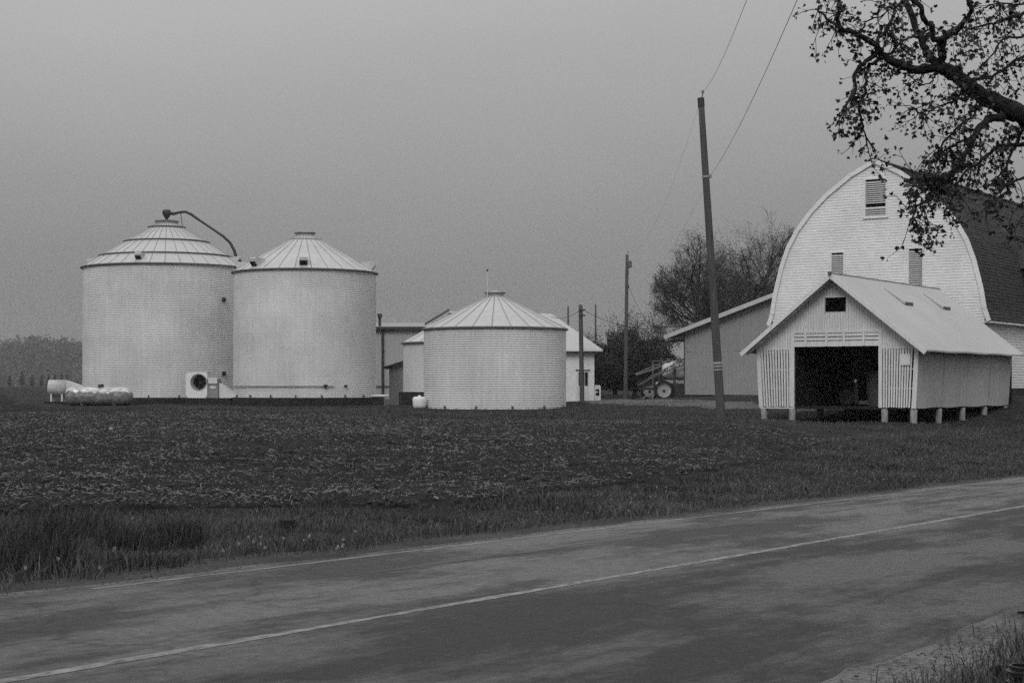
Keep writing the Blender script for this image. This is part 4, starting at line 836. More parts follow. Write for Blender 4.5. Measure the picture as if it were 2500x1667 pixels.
wire('service wire from the short service pole to the grey shed', B3, at(1630, 800, 108.4), .45, .015, group=None)

# ------------------------------------------------------------------ trees
def leaf_quads(P, size, flat=1., droop=0., jitter=.5):
    """one bent leaf (two triangles folded) per point"""
    n = len(P); s_ = size * rng.uniform(.6, 1.3, n)[:, None]
    a_ = rng.normal(size=(n, 3)); a_[:, 2] -= droop; a_ /= np.linalg.norm(a_, axis=1)[:, None]
    b_ = np.cross(a_, rng.normal(size=(n, 3))); b_ /= np.linalg.norm(b_, axis=1)[:, None] + 1e-9
    V = np.stack([P, P + a_ * s_ * .5 + b_ * s_ * .42, P + a_ * s_, P + a_ * s_ * .5 - b_ * s_ * .42], 1).reshape(-1, 3)
    return V, np.arange(n * 4).reshape(n, 4)
class Tree:
    def __init__(s): s.big = MB(); s.tw_v = []; s.tw_f = []; s.n = 0; s.tips = []; s.env = None
    def twig(s, pts, r0, r1):                          # three sided tapered twig
        P = np.array([tuple(p) for p in pts]); k = len(P); d = P[-1] - P[0]; d /= np.linalg.norm(d) + 1e-9
        x = np.cross(d, (.3, .5, .8)); x /= np.linalg.norm(x) + 1e-9; y = np.cross(d, x)
        rr = np.linspace(r0, r1, k)
        for j in range(3):
            t_ = 2 * math.pi * j / 3; s.tw_v.append(P + (x * math.cos(t_) + y * math.sin(t_)) * rr[:, None])
        o = s.n
        for j in range(3):
            for i in range(k - 1): a_ = o + j * k + i; b_ = o + ((j + 1) % 3) * k + i; s.tw_f.append((a_, b_, b_ + 1, a_ + 1))
        s.n += 3 * k
    def grow(s, p, d, L, r, lev, maxlev, nch, spread, up, curve=.25):
        k = 5 if lev < maxlev else 3; pts = [Vector(p)]; dd = Vector(d)
        for i in range(k):
            dd = (dd + Vector((random.gauss(0, curve), random.gauss(0, curve), random.gauss(0, curve) + up * .25))).normalized(); pts.append(pts[-1] + dd * L / k)
            if s.env and not s.env(pts[-1]): break
        k = len(pts) - 1
        if lev <= 1: s.big.tube(pts, [r + (r * .45 - r) * i / k for i in range(k + 1)], 7 if lev == 0 else 5, False)
        else: s.twig(pts, r, r * .45)
        if lev == maxlev: s.tips += [tuple(pts[-1]), tuple(pts[-2])]; return
        for c in range(nch[lev]):
            f_ = .25 + .75 * (c + random.random()) / nch[lev]; i = min(int(f_ * k), k - 1); q = pts[i].lerp(pts[i + 1], f_ * k - i)
            ax = Vector((random.gauss(0, 1), random.gauss(0, 1), random.gauss(0, 1))); ax = (ax - dd * ax.dot(dd)).normalized(); an = R(random.uniform(*spread[lev]))
            s.grow(q, (dd * math.cos(an) + ax * math.sin(an)), L * random.uniform(.42, .68), r * random.uniform(.46, .64) * (1 - .25 * f_), lev + 1, maxlev, nch, spread, up, curve)
    def finish(s, root, bark, twigm, leafm, leafsize, per, spreadr):
        s.big.build('trunk', bark, root, True)
        V = np.concatenate(s.tw_v); obj('crown', np_mesh('crown', V, np.array(s.tw_f), twigm), root)
        T = np.array(s.tips); T = np.repeat(T, per, 0) + rng.normal(0, spreadr, (len(T) * per, 3)); v_, f_ = leaf_quads(T, leafsize)
        if per: o = obj('foliage', np_mesh('foliage', v_, f_, leafm), root); o['kind'] = 'stuff'
def yard_tree(label, px, Y, hscale, seed, k):
    random.seed(seed); v = at(px, 950, Y); zg_ = g(v.x, Y); root = thing('yard_tree', label, 'tree', (v.x, Y, zg_), 0); T = Tree(); EH = 18.4 * hscale / 1.28
    T.env = lambda p: not (p.z < 4.6 and abs(p.x) > 2.2) and (p.x / (7.9 if p.x < 0 else 8.5)) ** 2 + (p.y / 7.9) ** 2 + ((p.z - EH * .42) / (EH * .56)) ** 2 < random.uniform(.85, 1.05)
    T.big.tube([(0, 0, -.4), (.05, 0, 1.0), (0, .05, 2.4 * hscale)], [.5, .38, .34], 9, False)
    for i in range(k):
        az = 2 * math.pi * (i + random.random() * .5) / k; an = R(random.uniform(12, 62) if i % 3 else random.uniform(60, 82)); d = Vector((math.cos(az) * math.sin(an), math.sin(az) * math.sin(an), math.cos(an)))
        T.grow((0, 0, random.uniform(1.6, 2.4) * hscale), d, random.uniform(7.5, 9.5) * hscale, .17, 0, 4, (8, 7, 6, 4), ((25, 65), (25, 65), (25, 70), (20, 70)), .22, .16)
    T.finish(root, BARK, TWIG, LEAF2, .10, 1, .10)
    return T
ta = yard_tree('broad budding tree with fine bare twigs rising behind the grey shed roof', 1800, 152, 1.25, 5, 10)
tb = yard_tree('budding tree half hidden behind the curved left edge of the barn', 1890, 165, 1.20, 9, 7)
print('tree tips', len(ta.tips), len(tb.tips))
def shrub(label, px, Y, wd, ht, n, seed, dens=.1):
    random.seed(seed); v = at(px, 950, Y); zg_ = g(v.x, Y); root = thing('shrub_tree', label, 'shrub', (v.x, Y, zg_)); T = Tree()
    T.big.tube([(0, 0, -.3), (.1, 0, .5), (0, 0, 1.2)], [.25, .2, .16], 8, False)
    for i in range(14):
        az = 2 * math.pi * (i + random.random() * .6) / 14; an = R(random.uniform(15, 80)); d = Vector((math.cos(az) * math.sin(an), math.sin(az) * math.sin(an), math.cos(an)))
        T.grow((0, 0, random.uniform(.6, 1.2)), d, ht * random.uniform(.55, .75), .08, 0, 3, (6, 5, 5), ((25, 60), (25, 65), (20, 60)), .35, .18)
    T.finish(root, BARK, TWIG, BUSHL, .11, 2, .22)
    u = rng.normal(size=(n, 3)); u /= np.linalg.norm(u, axis=1)[:, None]; rr = rng.uniform(.15, 1, n) ** .5
    lump = 1 + .22 * np.sin(u[:, 0] * 5 + seed) * np.cos(u[:, 2] * 6 + 1) + .12 * np.sin(u[:, 0] * 13 + u[:, 2] * 9)
    P = u * (rr * lump)[:, None] * np.array([wd / 2, wd / 2.4, ht * .46]); P[:, 2] += ht * .50; keep = P[:, 2] > .5
    v_, f_ = leaf_quads(P[keep], dens, droop=-.8); o = obj('foliage', np_mesh('foliage', v_, f_, BUSHL), root); o['kind'] = 'stuff'
shrub('large round dark shrub tree behind the straight utility pole', 1548, 138, 8.0, 5.6, 22000, 3, .15)
shrub('lower dark shrub beside the white shop corner', 1432, 140, 4.8, 4.4, 9000, 4, .17)
shrub('small dark bush low behind the sprayer drawbar', 1500, 150, 3.6, 2.2, 5000, 14, .17)
# row of young firs on the far field edge
fm = MB(); random.seed(2)
for k in range(11):
    z0 = .25 + k * .24; r_ = .95 * (1 - k / 11.5) + .05
    for j in range(11): a_ = 2 * math.pi * (j + random.random()) / 11; e_ = Vector((math.cos(a_), math.sin(a_), 0)); s_ = Vector((-math.sin(a_), math.cos(a_), 0)); rj = r_ * random.uniform(.75, 1.2); fm.add([(0, 0, z0 + .3), e_ * rj + s_ * .17 + Vector((0, 0, z0 - .08)), e_ * rj - s_ * .17 + Vector((0, 0, z0 - .05))], [(0, 1, 2)])
tm = MB(); tm.tube([(0, 0, -.3), (0, 0, 2.7)], [.07, .02], 6); fir0 = None
for px, h in ((24, 32), (54, 40), (78, 33), (101, 31), (119, 34), (134, 33), (150, 34), (163, 33)):
    Y = 520 + random.uniform(-25, 25); v = at(px, 0, Y); zg_ = g(v.x, Y); sc = h * Y / FPX / 2.95 * .95
    root = thing('fir_tree', 'young fir in the hazy row on the far field edge', 'fir tree', (v.x, Y, zg_), random.uniform(0, 6), 'row of young firs'); root.scale = (sc, sc, sc)
    if fir0 is None: fir0 = (tm.build('trunk', BARK, root), fm.build('crown', BUSHL, root))
    else:
        for c in fir0: copy_of(c, root)
# far wood, one mass
P = []
for k in range(560):
    X = rng.uniform(-620, -270) if k < 360 else rng.uniform(-270, 1300); Y = rng.uniform(1280, 1420); px = CX + X / Y * FPX
    top = float(np.interp(px, [-100, 0, 50, 100, 130, 150, 208, 330], [36, 38.5, 42.5, 44.5, 42, 40.5, 38, 26])) if px < 330 else 16
    hh = top * (rng.uniform(.86, 1.02) if k % 3 else rng.uniform(.5, .9)); rr = rng.uniform(7, 13); n = 300 if px < 330 else 90
    u = rng.normal(size=(n, 3)); u /= np.linalg.norm(u, axis=1)[:, None]; q = u * (rng.uniform(.5, 1, n) ** .5)[:, None] * np.array([rr, rr, hh * .5]); q += (X, Y, hh * .5 + .8); P.append(q)
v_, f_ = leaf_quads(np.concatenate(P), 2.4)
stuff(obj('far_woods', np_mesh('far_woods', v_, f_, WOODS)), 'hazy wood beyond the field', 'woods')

# ------------------------------------------------------------------ the maple whose limbs hang into the picture
random.seed(21); YT0 = 14.6
mx, my = 6.75, 14.9; zg_ = g(mx, my)
maple = thing('maple_tree', 'dark roadside maple reaching in over the barn with young hanging leaves', 'tree', (mx, my, zg_))
def ml(px, py, dy=0.): v = at(px, py, YT0 + dy); return Vector((v.x - mx, v.y - my, v.z - zg_))
T = Tree(); 
T.big.tube([(0, 0, -.4), (.03, 0, .6), (0, .02, 2.2), (-.1, 0, 3.3), (.1, .1, 5.5), (.4, .3, 8.5), (.6, .2, 12)], [.42, .33, .28, .27, .2, .13, .05], 14, False)
def limb(pts, r0, r1, dy0=0., dy1=0., side=7):
    k = len(pts); P = [ml(*p, dy0 + (dy1 - dy0) * i / (k - 1)) for i, p in enumerate(pts)]
    Q = []                                             # Catmull-Rom rounding with a little knottiness
    for i in range(k - 1):
        a_, b_, c_, d_ = P[max(i - 1, 0)], P[i], P[i + 1], P[min(i + 2, k - 1)]
        for j in range(4):
            t_ = j / 4; Q.append(.5 * ((2 * b_) + (c_ - a_) * t_ + (2 * a_ - 5 * b_ + 4 * c_ - d_) * t_ ** 2 + (3 * b_ - a_ - 3 * c_ + d_) * t_ ** 3) + Vector((random.gauss(0, .006), random.gauss(0, .012), random.gauss(0, .006))))
    Q.append(P[-1]); n = len(Q); T.big.tube(Q, [(r0 + (r1 - r0) * (i / (n - 1)) ** .8) * random.uniform(.84, 1.12) for i in range(n)], side, False); return Q
LIMBS = []
def L_(pts, r0, r1, d0=0., d1=0., twigs=0, n=7):
    q = limb(pts, r0, r1, d0, d1, n); LIMBS.append((q, twigs)); return q
base = ml(2500, 285); trunk_j = Vector((-.1, 0, 3.3))
T.big.tube([trunk_j, trunk_j.lerp(base, .35) + Vector((0, 0, .10)), trunk_j.lerp(base, .7) + Vector((0, 0, .06)), base], [.15, .11, .10, .095], 10, False)
L_([(2500, 285), (2454, 262), (2394, 233), (2355, 202), (2315, 172), (2288, 156)], .092, .056, 0, -.1, 26, 9)
L_([(2300, 166), (2260, 168), (2224, 170), (2193, 156), (2153, 134), (2137, 111), (2090, 83), (2054, 71), (2046, 40), (2050, -10)], .050, .018, -.1, -.5, 30)
L_([(2054, 71), (2030, 55), (2005, 30), (1990, 22)], .016, .006, -.5, -.6, 14)
L_([(2137, 134), (2110, 155), (2090, 174), (2086, 221), (2070, 250), (2054, 273)], .026, .010, -.3, -.6, 20)
L_([(2153, 142), (2125, 158), (2115, 180), (2113, 221), (2098, 257), (2105, 300), (2113, 336), (2121, 365)], .020, .006, -.3, -.2, 26)
L_([(2139, 106), (2149, 87), (2169, 67), (2180, 40), (2190, 15), (2215, -15)], .020, .010, -.3, 0, 16)
L_([(2100, 88), (2115, 55), (2150, 40), (2170, 25)], .010, .005, -.4, -.6, 12)
L_([(2288, 160), (2270, 135), (2256, 111), (2236, 59), (2216, 16), (2205, -15)], .040, .027, -.1, .3, 10)
L_([(2244, 91), (2216, 95), (2185, 119), (2161, 136)], .012, .006, .1, -.2, 8)
L_([(2293, 156), (2300, 120), (2303, 95), (2280, 99), (2276, 63), (2252, 47), (2248, 16), (2216, -8)], .036, .020, -.1, -.5, 10)
L_([(2303, 97), (2335, 75), (2355, 51), (2371, 32), (2363, 5), (2368, -20)], .030, .015, -.2, -.6, 14)
L_([(2250, 91), (2270, 66), (2276, 63)], .010, .006, 0, -.2, 3)
L_([(2454, 285), (2410, 293), (2383, 328), (2359, 376), (2331, 411), (2307, 435), (2280, 430), (2240, 437)], .042, .009, -.05, -.6, 40)
L_([(2355, 380), (2335, 415), (2295, 455), (2265, 485), (2235, 510), (2225, 550)], .022, .006, -.3, -.7, 38)
L_([(2331, 411), (2300, 440), (2270, 430), (2250, 440)], .012, .005, -.3, -.9, 16)
L_([(2383, 328), (2340, 350), (2300, 372), (2275, 395)], .016, .005, -.1, -.3, 16)
L_([(2520, 350), (2454, 356), (2418, 372), (2394, 396), (2355, 418), (2330, 470), (2318, 520)], .026, .006, .2, -.2, 34)
L_([(2520, 26), (2454, 47), (2406, 63), (2359, 71)], .020, .008, .2, .4, 22)
L_([(2520, 84), (2490, 90), (2454, 92), (2430, 120), (2410, 150)], .014, .006, .2, .0, 20)
L_([(2520, 126), (2466, 158), (2434, 182), (2394, 194), (2350, 195)], .018, .007, .1, -.3, 30)
L_([(2288, 175), (2274, 198), (2262, 206), (2235, 200), (2205, 206)], .010, .003, -.1, -.3, 3)
L_([(2355, 215), (2330, 245), (2290, 262), (2250, 275), (2228, 262)], .013, .004, -.1, -.5, 24)
L_([(2394, 240), (2380, 280), (2350, 300), (2320, 330), (2290, 360)], .014, .005, 0, -.5, 26)
L_([(2520, 430), (2480, 440), (2440, 470), (2410, 510)], .014, .005, .1, -.2, 18)
L_([(2520, 5), (2480, 12), (2440, 8), (2400, 20)], .012, .006, .3, .5, 12)
L_([(2520, 300), (2490, 330), (2460, 400), (2430, 440)], .02, .006, .3, .1, 26)
L_([(2520, 520), (2490, 540), (2470, 580)], .01, .004, .1, -.2, 12)
LP = []
for q, k in LIMBS:
    for c in range(int(k * .78 + .5)):
        f_ = .12 + .88 * random.random() ** .8; i = min(int(f_ * (len(q) - 1)), len(q) - 2); p = q[i].lerp(q[i + 1], f_ * (len(q) - 1) - i)
        d = Vector((random.gauss(0, .6), random.gauss(0, .7), random.gauss(-.2, .6))).normalized(); Lt = random.uniform(.08, .34); pts = [p]; kk = 4
        for j in range(kk):
            d = (d + Vector((random.gauss(0, .22), random.gauss(0, .22), random.gauss(0, .2) - .16))).normalized(); pts.append(pts[-1] + d * Lt / kk)
            if random.random() < .45:
                e_ = (d + Vector((random.gauss(0, .8), random.gauss(0, .8), random.gauss(-.2, .7)))).normalized(); e1_ = pts[-1] + e_ * random.uniform(.06, .16); T.twig([pts[-1], e1_], .0028, .0018); LP.append(e1_)
        T.twig(pts, .0055, .0025); LP += [pts[-1]] + ([pts[2]] if random.random() < .5 else [])
T.big.build('limbs', BARK, maple, True)
obj('twigs', np_mesh('twigs', np.concatenate(T.tw_v), np.array(T.tw_f), BARK), maple)
# each node carries a few lobed, drooping young leaves
LV, LF = [], []
lobe = [(0, 0), (.34, .10), (.30, .34), (.52, .42), (.30, .62), (.16, .58), (0, 1.0), (-.16, .58), (-.30, .62), (-.52, .42), (-.30, .34), (-.34, .10)]
for p in LP:
    for c in range(random.choice((2, 3, 3, 4))):
        ln = random.uniform(.026, .052); a_ = Vector((random.gauss(0, .6), random.gauss(0, .6), random.gauss(-.55, .5))).normalized()
        st = p + Vector((random.gauss(0, .02), random.gauss(0, .02), random.gauss(0, .02))) ; b_ = a_.cross(Vector((random.gauss(0, 1), random.gauss(0, 1), random.gauss(0, 1)))).normalized(); n_ = a_.cross(b_); o0 = len(LV)
        for lx, ly in lobe: LV.append(tuple(st + a_ * ly * ln + b_ * lx * ln * 1.1 + n_ * (abs(lx) * .35 - ly * ly * .2) * ln))
        LF += [(o0, o0 + j, o0 + j + 1) for j in range(1, 11)]
o = obj('foliage', np_mesh('foliage', np.array(LV), np.array(LF), LEAF), maple); o['kind'] = 'stuff'
print('maple leaves', len(LV) // 12)

# ------------------------------------------------------------------ ground cover
def blades(X, Y, h, w, lean=.45, Z=None, aniso=(0, 0)):
    n = len(X); Z = G(X, Y) if Z is None else Z; az = rng.uniform(0, 2 * np.pi, n); la = rng.uniform(0, 2 * np.pi, n); le = h * lean * rng.uniform(.2, 1.2, n)
    wx, wy = np.cos(az) * w, np.sin(az) * w; ox, oy = np.cos(la) * le + aniso[0] * h, np.sin(la) * le + aniso[1] * h
    b0 = np.stack([X - wx, Y - wy, Z - .02], 1); b1 = np.stack([X + wx, Y + wy, Z - .02], 1); m0 = np.stack([X - wx * .7 + ox * .35, Y - wy * .7 + oy * .35, Z + h * .6], 1); m1 = np.stack([X + wx * .7 + ox * .35, Y + wy * .7 + oy * .35, Z + h * .6], 1); tp = np.stack([X + ox, Y + oy, Z + h * .97], 1)
    V = np.stack([b0, b1, m1, m0, tp], 1).reshape(-1, 3); k = np.arange(n) * 5
    F = np.concatenate([np.stack([k, k + 1, k + 2], 1), np.stack([k, k + 2, k + 3], 1), np.stack([k + 3, k + 2, k + 4], 1)]); return V, F
def scatter_sd(n, s0, s1, d0, d1, power=1.): s_ = s0 + (s1 - s0) * rng.random(n) ** power; d_ = rng.uniform(d0, d1, n); return (*xy(s_, d_), s_, d_)
# far verge
X, Y, s_, d_ = scatter_sd(260000, 2, 62, 9.75, 16.5, 1.6)
edge = 9.85 + (vnoise(s_ * 1.1, s_ * 0 + 5, 6) - .5) * .32; infield = inside(X, Y, FP)
keep = (d_ > edge) & (~infield | (rng.random(len(X)) < .05)) & (rng.random(len(X)) < .35 + .9 * vnoise(X * .9, Y * .9, 8)); X, Y, d_, s_ = X[keep], Y[keep], d_[keep], s_[keep]
h = (.02 + .12 * vnoise(X * .8, Y * .8, 9) ** 2.6) * rng.uniform(.5, 1.5, len(X)) * (1 + .6 * np.exp(-((d_ - 10.3) / .35) ** 2)); h *= np.where(s_ < 16, 1.3, 1); h = np.where(rng.random(len(h)) < .02, h * 2.4, h)
dead = rng.random(len(X)) < .05 + .3 * vnoise(X * .6, Y * .6, 33) ** 2
v_, f_ = blades(X[dead], Y[dead], h[dead] * 1.15, .0025 + .00011 * Y[dead], 1.3); stuff(obj('dead_grass', np_mesh('dead_grass', v_, f_, DEADG)), 'pale dead grass blades in the verge', 'grass')
X, Y, h = X[~dead], Y[~dead], h[~dead]
v_, f_ = blades(X, Y, h, .0028 + .00012 * Y, 1.0)
stuff(obj('verge_grass', np_mesh('verge_grass', v_, f_, GRASS)), 'rough grass between the road and the field', 'grass')
# near verge
X, Y, s_, d_ = scatter_sd(110000, 4, 24, .2, 3.0); keep = rng.random(len(X)) < (1 - .97 * sstep(2.35, 2.85, d_)) * (.45 + .8 * vnoise(X * 1.2, Y * 1.2, 12)); X, Y = X[keep], Y[keep]
v_, f_ = blades(X, Y, rng.uniform(.03, .15, len(X)), .0035, .9); stuff(obj('near_grass', np_mesh('near_grass', v_, f_, GRASS)), 'rough grass on the camera side of the road', 'grass')
# lawn tufts out to the buildings
n = 110000; Y = 22 + (78 - 22) * rng.random(n) ** 1.1; X = (rng.uniform(-60, 2560, n) - CX) / FPX * Y; s_, d_ = sd(X, Y)
keep = (d_ > 11.) & ~inside(X, Y, FP) & (rng.random(n) < .3 + vnoise(X * .5, Y * .5, 15)); X, Y = X[keep], Y[keep]
for wx_, wy_, rr_ in ((X3, Y3, 3.3), (X4, Y4, 3.0)): k_ = np.hypot(X - wx_, Y - wy_) > rr_; X, Y = X[k_], Y[k_]
lw_, ls_ = X * WX[0] + Y * WX[1] + 23.415, X * AX[0] + Y * AX[1] - 57; k_ = ~((np.abs(lw_) < 3.1) & (ls_ > 0) & (ls_ < 11.3)) & (ls_ < 13.6); X, Y = X[k_], Y[k_]
v_, f_ = blades(X, Y, rng.uniform(.03, .09, len(X)), .010 + .00012 * Y, .7); stuff(obj('lawn_grass', np_mesh('lawn_grass', v_, f_, GRASS)), 'short lawn grass round the farm buildings', 'grass')
# crop residue on the field
n = 300000; Y = 15 + (62 - 15) * rng.random(n) ** 1.35; X = (rng.uniform(-80, 2100, n) - CX) / FPX * Y
keep = inside(X, Y, FP) & (rng.random(n) < .06 + 1.0 * vnoise(X * .9, Y * 1.6, 17) ** 2 * (.4 + vnoise(X * .2, Y * .25, 18))); X, Y = X[keep], Y[keep]; n = len(X)
Z = G(X, Y) + .075 + .095 * ((vnoise(X * 4.2, Y * 4.2, 1) - .3) + .7 * (vnoise(X * 11.34, Y * 11.34, 2) - .5)) * np.clip(1.4 - Y / 90, .25, 1) + .012
L_n = np.where(rng.random(n) < .16, rng.uniform(.06, .16, n), rng.uniform(.012, .055, n)); W_n = rng.uniform(.003, .010, n) + .00006 * Y; az = rng.normal(0.1, .9, n); ti = rng.normal(0, .35, n)
dx_, dy_, dz_ = np.cos(az) * np.cos(ti) * L_n / 2, np.sin(az) * np.cos(ti) * L_n / 2, np.sin(ti) * L_n / 2; px_, py_ = -np.sin(az) * W_n / 2, np.cos(az) * W_n / 2; up_ = rng.normal(0, .35, n) * W_n
A = np.stack([X, Y, Z + np.abs(dz_) * .7], 1); D = np.stack([dx_, dy_, dz_], 1); Pp = np.stack([px_, py_, up_], 1); bend = np.stack([np.zeros(n), np.zeros(n), W_n * .8], 1)
V = np.stack([A - D - Pp, A - D + Pp, A + Pp + bend, A - Pp + bend, A + D + Pp, A + D - Pp], 1).reshape(-1, 3); k = np.arange(n) * 6
stuff(obj('crop_residue', np_mesh('crop_residue', V, np.concatenate([np.stack([k, k + 1, k + 2, k + 3], 1), np.stack([k + 3, k + 2, k + 4, k + 5], 1)]), STRAW)), 'broken corn stalks strewn over the field', 'crop residue')
# broken clods
n = 100000; Y = 15 + (55 - 15) * rng.random(n) ** 1.5; X = (rng.uniform(-80, 2100, n) - CX) / FPX * Y
keep = inside(X, Y, FP) & (rng.random(n) < .25 + vnoise(X * .8, Y * .8, 41)); X, Y = X[keep], Y[keep]; n = len(X)
Z = G(X, Y) + .07 + .095 * ((vnoise(X * 4.2, Y * 4.2, 1) - .3) + .7 * (vnoise(X * 11.34, Y * 11.34, 2) - .5)) * np.clip(1.4 - Y / 90, .25, 1)
r_ = rng.uniform(.012, .05, n) * rng.uniform(.5, 1.1, n); oc = np.array([(1, 0, -.2), (0, 1, -.2), (-1, 0, -.2), (0, -1, -.2), (.2, .1, .9)]); V = (np.stack([X, Y, Z], 1)[:, None] + oc[None] * r_[:, None, None] * rng.uniform(.5, 1.4, (n, 5, 1))).reshape(-1, 3); k = np.arange(n) * 5
stuff(obj('field_clods', np_mesh('field_clods', V, np.concatenate([np.stack([k + a_, k + (a_ + 1) % 4, k + 4], 1) for a_ in range(4)]), CLOD)), 'broken clods of dark soil on the field', 'soil clods')
# paler worn strips: the field margin before the bins and the mown lines on the right lawn
XX, YY = [], []
for line, wd, n in (([(740, 1013), (900, 1021), (1183, 1031), (1400, 1032), (1560, 1029)], .35, 7000), ([(1900, 1078), (2150, 1066), (2500, 1046)], .30, 2200), ([(1950, 1110), (2200, 1096), (2520, 1074)], .28, 2200), ([(1980, 1140), (2250, 1122), (2520, 1100)], .25, 1800)):
    A = np.array([pg(*p)[:2] for p in line]); t_ = rng.random(n) * (len(A) - 1); i = t_.astype(int); f_ = (t_ - i)[:, None]; Q = A[i] * (1 - f_) + A[i + 1] * f_ + rng.normal(0, wd, (n, 2)) * (.5, 1.); XX.append(Q[:, 0]); YY.append(Q[:, 1])
X, Y = np.concatenate(XX), np.concatenate(YY); v_, f_ = blades(X, Y, rng.uniform(.02, .06, len(X)), .008, 1.2); stuff(obj('worn_grass', np_mesh('worn_grass', v_, f_, DEADG)), 'pale worn grass strips on the lawn and field margin', 'grass')
# shoulder stones
X, Y, s_, d_ = scatter_sd(9000, 4, 30, 9.4, 10.1, 1.3); X2_, Y2_, s2_, d2_ = scatter_sd(5000, 5, 20, 2.0, 3.1); X = np.concatenate([X, X2_]); Y = np.concatenate([Y, Y2_]); n = len(X)
r_ = rng.uniform(.004, .016, n); oc = np.array([(1, 0, 0), (0, 1, 0), (-1, 0, 0), (0, -1, 0), (0, 0, .8)]); V = (np.stack([X, Y, G(X, Y)], 1)[:, None] + oc[None] * r_[:, None, None] * rng.uniform(.6, 1.3, (n, 5, 1))).reshape(-1, 3); k = np.arange(n) * 5
stuff(obj('shoulder_stones', np_mesh('shoulder_stones', V, np.concatenate([np.stack([k + a_, k + (a_ + 1) % 4, k + 4], 1) for a_ in range(4)]), SHOULD)), 'loose stones along the road edges', 'gravel')
CLUMP = M('coarse dark grass', .044, .7, .6, 6, spec=.25)
# tall grass clumps on the verge
for lab, px, py, hh, rad, n in (('tall dark clump of grass at the left end of the verge', 45, 1392, .50, .34, 560), ('wide dark tangle of tall grass against the field edge', 165, 1310, .36, .36, 460), ('small upright grass tuft beside the taller leaning tuft', 290, 1342, .30, .16, 300), ('leaning pale tipped grass tuft on the verge', 430, 1334, .36, .20, 420), ('thin ragged grass tuft between verge and field', 365, 1345, .24, .16, 200)):
    x_, y_, z_ = pg(px, py); a_ = rng.uniform(0, 2 * np.pi, n); r_ = rad * np.sqrt(rng.random(n)); v_, f_ = blades(np.cos(a_) * r_ * 1.5, np.sin(a_) * r_, hh * rng.uniform(.45, 1.1, n), .0045, .55, np.zeros(n), (.12, 0))
    o = obj('grass_clump', np_mesh('grass_clump', v_, f_, CLUMP)); o.location = (x_, y_, z_); tag(o, lab, 'grass clump')
# dandelion clocks
def puff(r_):
    m = MB(); pts = rng.normal(size=(46, 3)); pts /= np.linalg.norm(pts, axis=1)[:, None]
    for p in pts:
        p = Vector(p); a_ = p.orthogonal().normalized() * r_ * .26; b_ = p.cross(a_); c_ = p * r_ * random.uniform(.85, 1.05); m.add([c_ + a_, c_ + b_, c_ - a_, c_ - b_], [(0, 1, 2, 3)])
    return m
hd = puff(.0155); stm = MB(); stm.tube([(0, 0, -.22), (.008, 0, -.12), (0, 0, -.01)], [.0025, .0022, .002], 5); st0 = None
spots = [(130, 1345), (117, 1362), (142, 1372), (62, 1392), (280, 1340), (278, 1347), (226, 1287), (182, 1270), (243, 1391), (545, 1350), (583, 1330), (606, 1311), (618, 1323), (637, 1311), (636, 1330), (647, 1338), (692, 1314), (743, 1318), (756, 1305), (755, 1310), (825, 1337), (822, 1340), (838, 1318), (868, 1294), (838, 1332), (836, 1335), (323, 1262), (1173, 1272), (1310, 1244), (1312, 1249), (1361, 1234), (1434, 1246), (1540, 1218), (1565, 1233), (1646, 1193), (1535, 1240), (1626, 1194), (1700, 1205), (1800, 1215), (1868, 1185), (1880, 1180)]
spots += [(1700 + 620 * random.random(), 0) for _ in range(46)]
for i, (px, py) in enumerate(spots):
    if py == 0:
        s_ = random.uniform(20, 46); d_ = random.uniform(10.4, 13.0) if random.random() < .8 else random.uniform(10.3, 15); x_, y_ = xy(s_, d_); z_ = g(x_, y_) + random.uniform(.05, .14)
    else:
        hgt = random.uniform(.05, .13); x_, y_, z_ = pg(px, py + hgt * FPX / 16); z_ += hgt
    lab, grp = ('white dandelion clock among the tall dark grass clumps', 'dandelions among the grass clumps') if 0 < py and px < 350 else (('white dandelion clock in the short grass near the black stump', 'dandelions near the stump') if 0 < py and px < 900 else ('small white dandelion clock scattered on the verge below the leaning pole and crib', 'dandelions below the pole and crib'))
    root = thing('dandelion', lab, 'dandelion', (x_, y_, z_ - .20), random.uniform(0, 6), grp)
    if st0 is None: st0 = (stm.build('stem', STEM, root, loc=(0, 0, .20)), hd.build('seed_head', FLUFF, root, loc=(0, 0, .20)))
    else:
        for c in st0: copy_of(c, root)
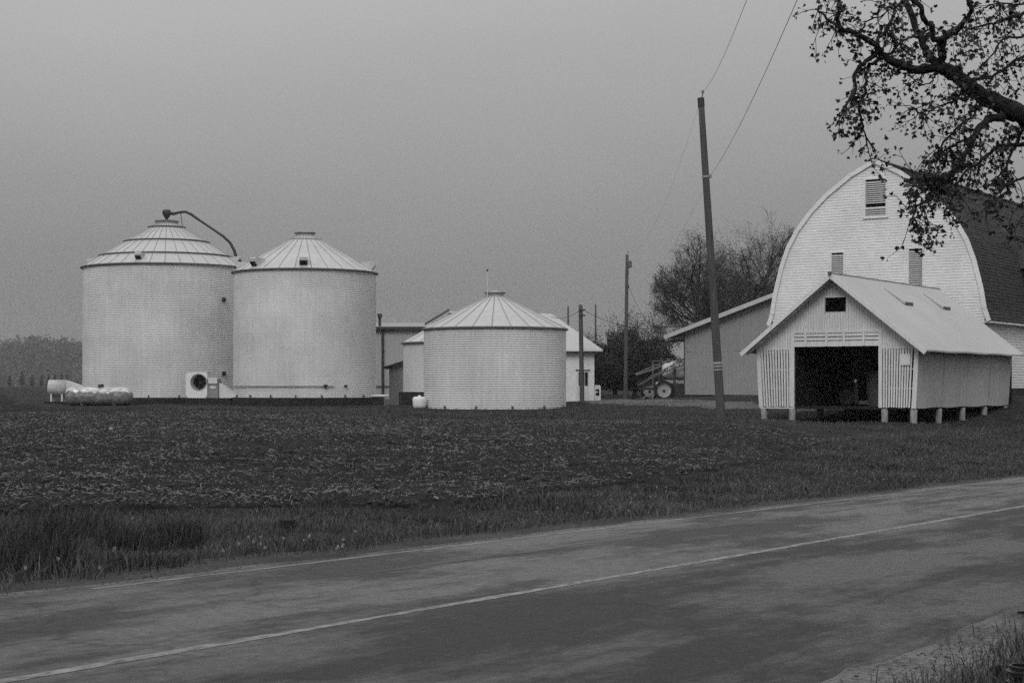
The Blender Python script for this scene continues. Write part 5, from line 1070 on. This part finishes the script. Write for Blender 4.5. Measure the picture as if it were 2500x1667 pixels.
# stump, stone, clods, ribbed pipe, stake
x_, y_, z_ = pg(700, 1297); m = MB(); n = 14
rr = [.085 * random.uniform(.8, 1.15) for _ in range(n)]; vs_ = [(math.cos(2 * math.pi * k / n) * rr[k] * f_, math.sin(2 * math.pi * k / n) * rr[k] * f_, z) for f_, z in ((1.15, -.05), (.95, .04), (1., .115), (1.02, .125)) for k in range(n)] + [(0, 0, .118)]
m.add(vs_, [(a_ * n + k, a_ * n + (k + 1) % n, (a_ + 1) * n + (k + 1) % n, (a_ + 1) * n + k) for a_ in range(3) for k in range(n)] + [(3 * n + k, 3 * n + (k + 1) % n, 4 * n) for k in range(n)])
tag(m.build('stump', STUMP, None, False, (x_, y_, z_)), 'low black flat-topped stump in the verge grass', 'stump')
def rock(name, mat, px, py, r_, flat, label, cat, lift=0.):
    x_, y_, z_ = pg(px, py); m = MB(); u = []
    for i in range(5):
        for j in range(8): t_, p_ = math.pi * (i + .5) / 5, 2 * math.pi * j / 8; k_ = r_ * random.uniform(.75, 1.2); u.append((k_ * math.sin(t_) * math.cos(p_) * 1.4, k_ * math.sin(t_) * math.sin(p_), k_ * math.cos(t_) * flat))
    m.add(u, [(i * 8 + j, i * 8 + (j + 1) % 8, (i + 1) * 8 + (j + 1) % 8, (i + 1) * 8 + j) for i in range(4) for j in range(8)] + [tuple(range(8))[::-1], tuple(range(32, 40))]); tag(m.build(name, mat, None, True, (x_, y_, z_ + lift)), label, cat)
rock('field_stone', STONE, 273, 1059, .07, .6, 'lone pale stone lying out in the dark field', 'stone', .12)
rock('soil_clod', STUMP, 1411, 1155, .12, .8, 'small black soil clod on the field', 'clod', .14); rock('soil_clod', STUMP, 1270, 1188, .10, .5, 'low flat black soil clod near the field edge', 'clod', .13)
x_, y_, z_ = pg(2505, 1690); dp = thing('drain_pipe', 'black ribbed plastic drain pipe standing in the near grass', 'pipe', (x_, y_, z_)); m = MB(); pr = []
for k in range(5): z0 = -.12 + k * .052; pr += [(.098, z0), (.098, z0 + .022), (.082, z0 + .028), (.082, z0 + .048)]
m.lathe(pr + [(.07, pr[-1][1]), (.07, -.05)], 28); m.build('ribbed_wall', BLKPL, dp)
m = MB(); m.lathe([(.101, .036 - .052), (.101, .05 - .052)], 28); m.build('pale_ring', CONC, dp)
x_, y_, z_ = pg(2493, 1566); sk = thing('marker_stake', 'thin pale marker stake with a black cap in the near grass', 'stake', (x_, y_, z_)); hh = 66 * y_ / FPX
m = MB(); m.tube([(0, 0, -.1), (.01, 0, hh)], .006, 6); m.build('stake', STRAW, sk); m = MB(); m.box(-.02, .02, -.012, .012, hh - .004, hh + .012); m.build('cap', BLKPL, sk)

# ------------------------------------------------------------------ the misty air
hz = MB(); hz.box(-1720, 1720, -320, 1720, -5.5, 70)
HM_ = bpy.data.materials.new('mist'); HM_.use_nodes = True; tt_ = HM_.node_tree; tt_.nodes.clear()
pv = nd(tt_, 'ShaderNodeVolumePrincipled'); pv.inputs['Color'].default_value = (.9, .9, .9, 1); pv.inputs['Density'].default_value = .0002; ov = nd(tt_, 'ShaderNodeOutputMaterial'); tt_.links.new(pv.outputs[0], ov.inputs['Volume'])
stuff(hz.build('haze', HM_))
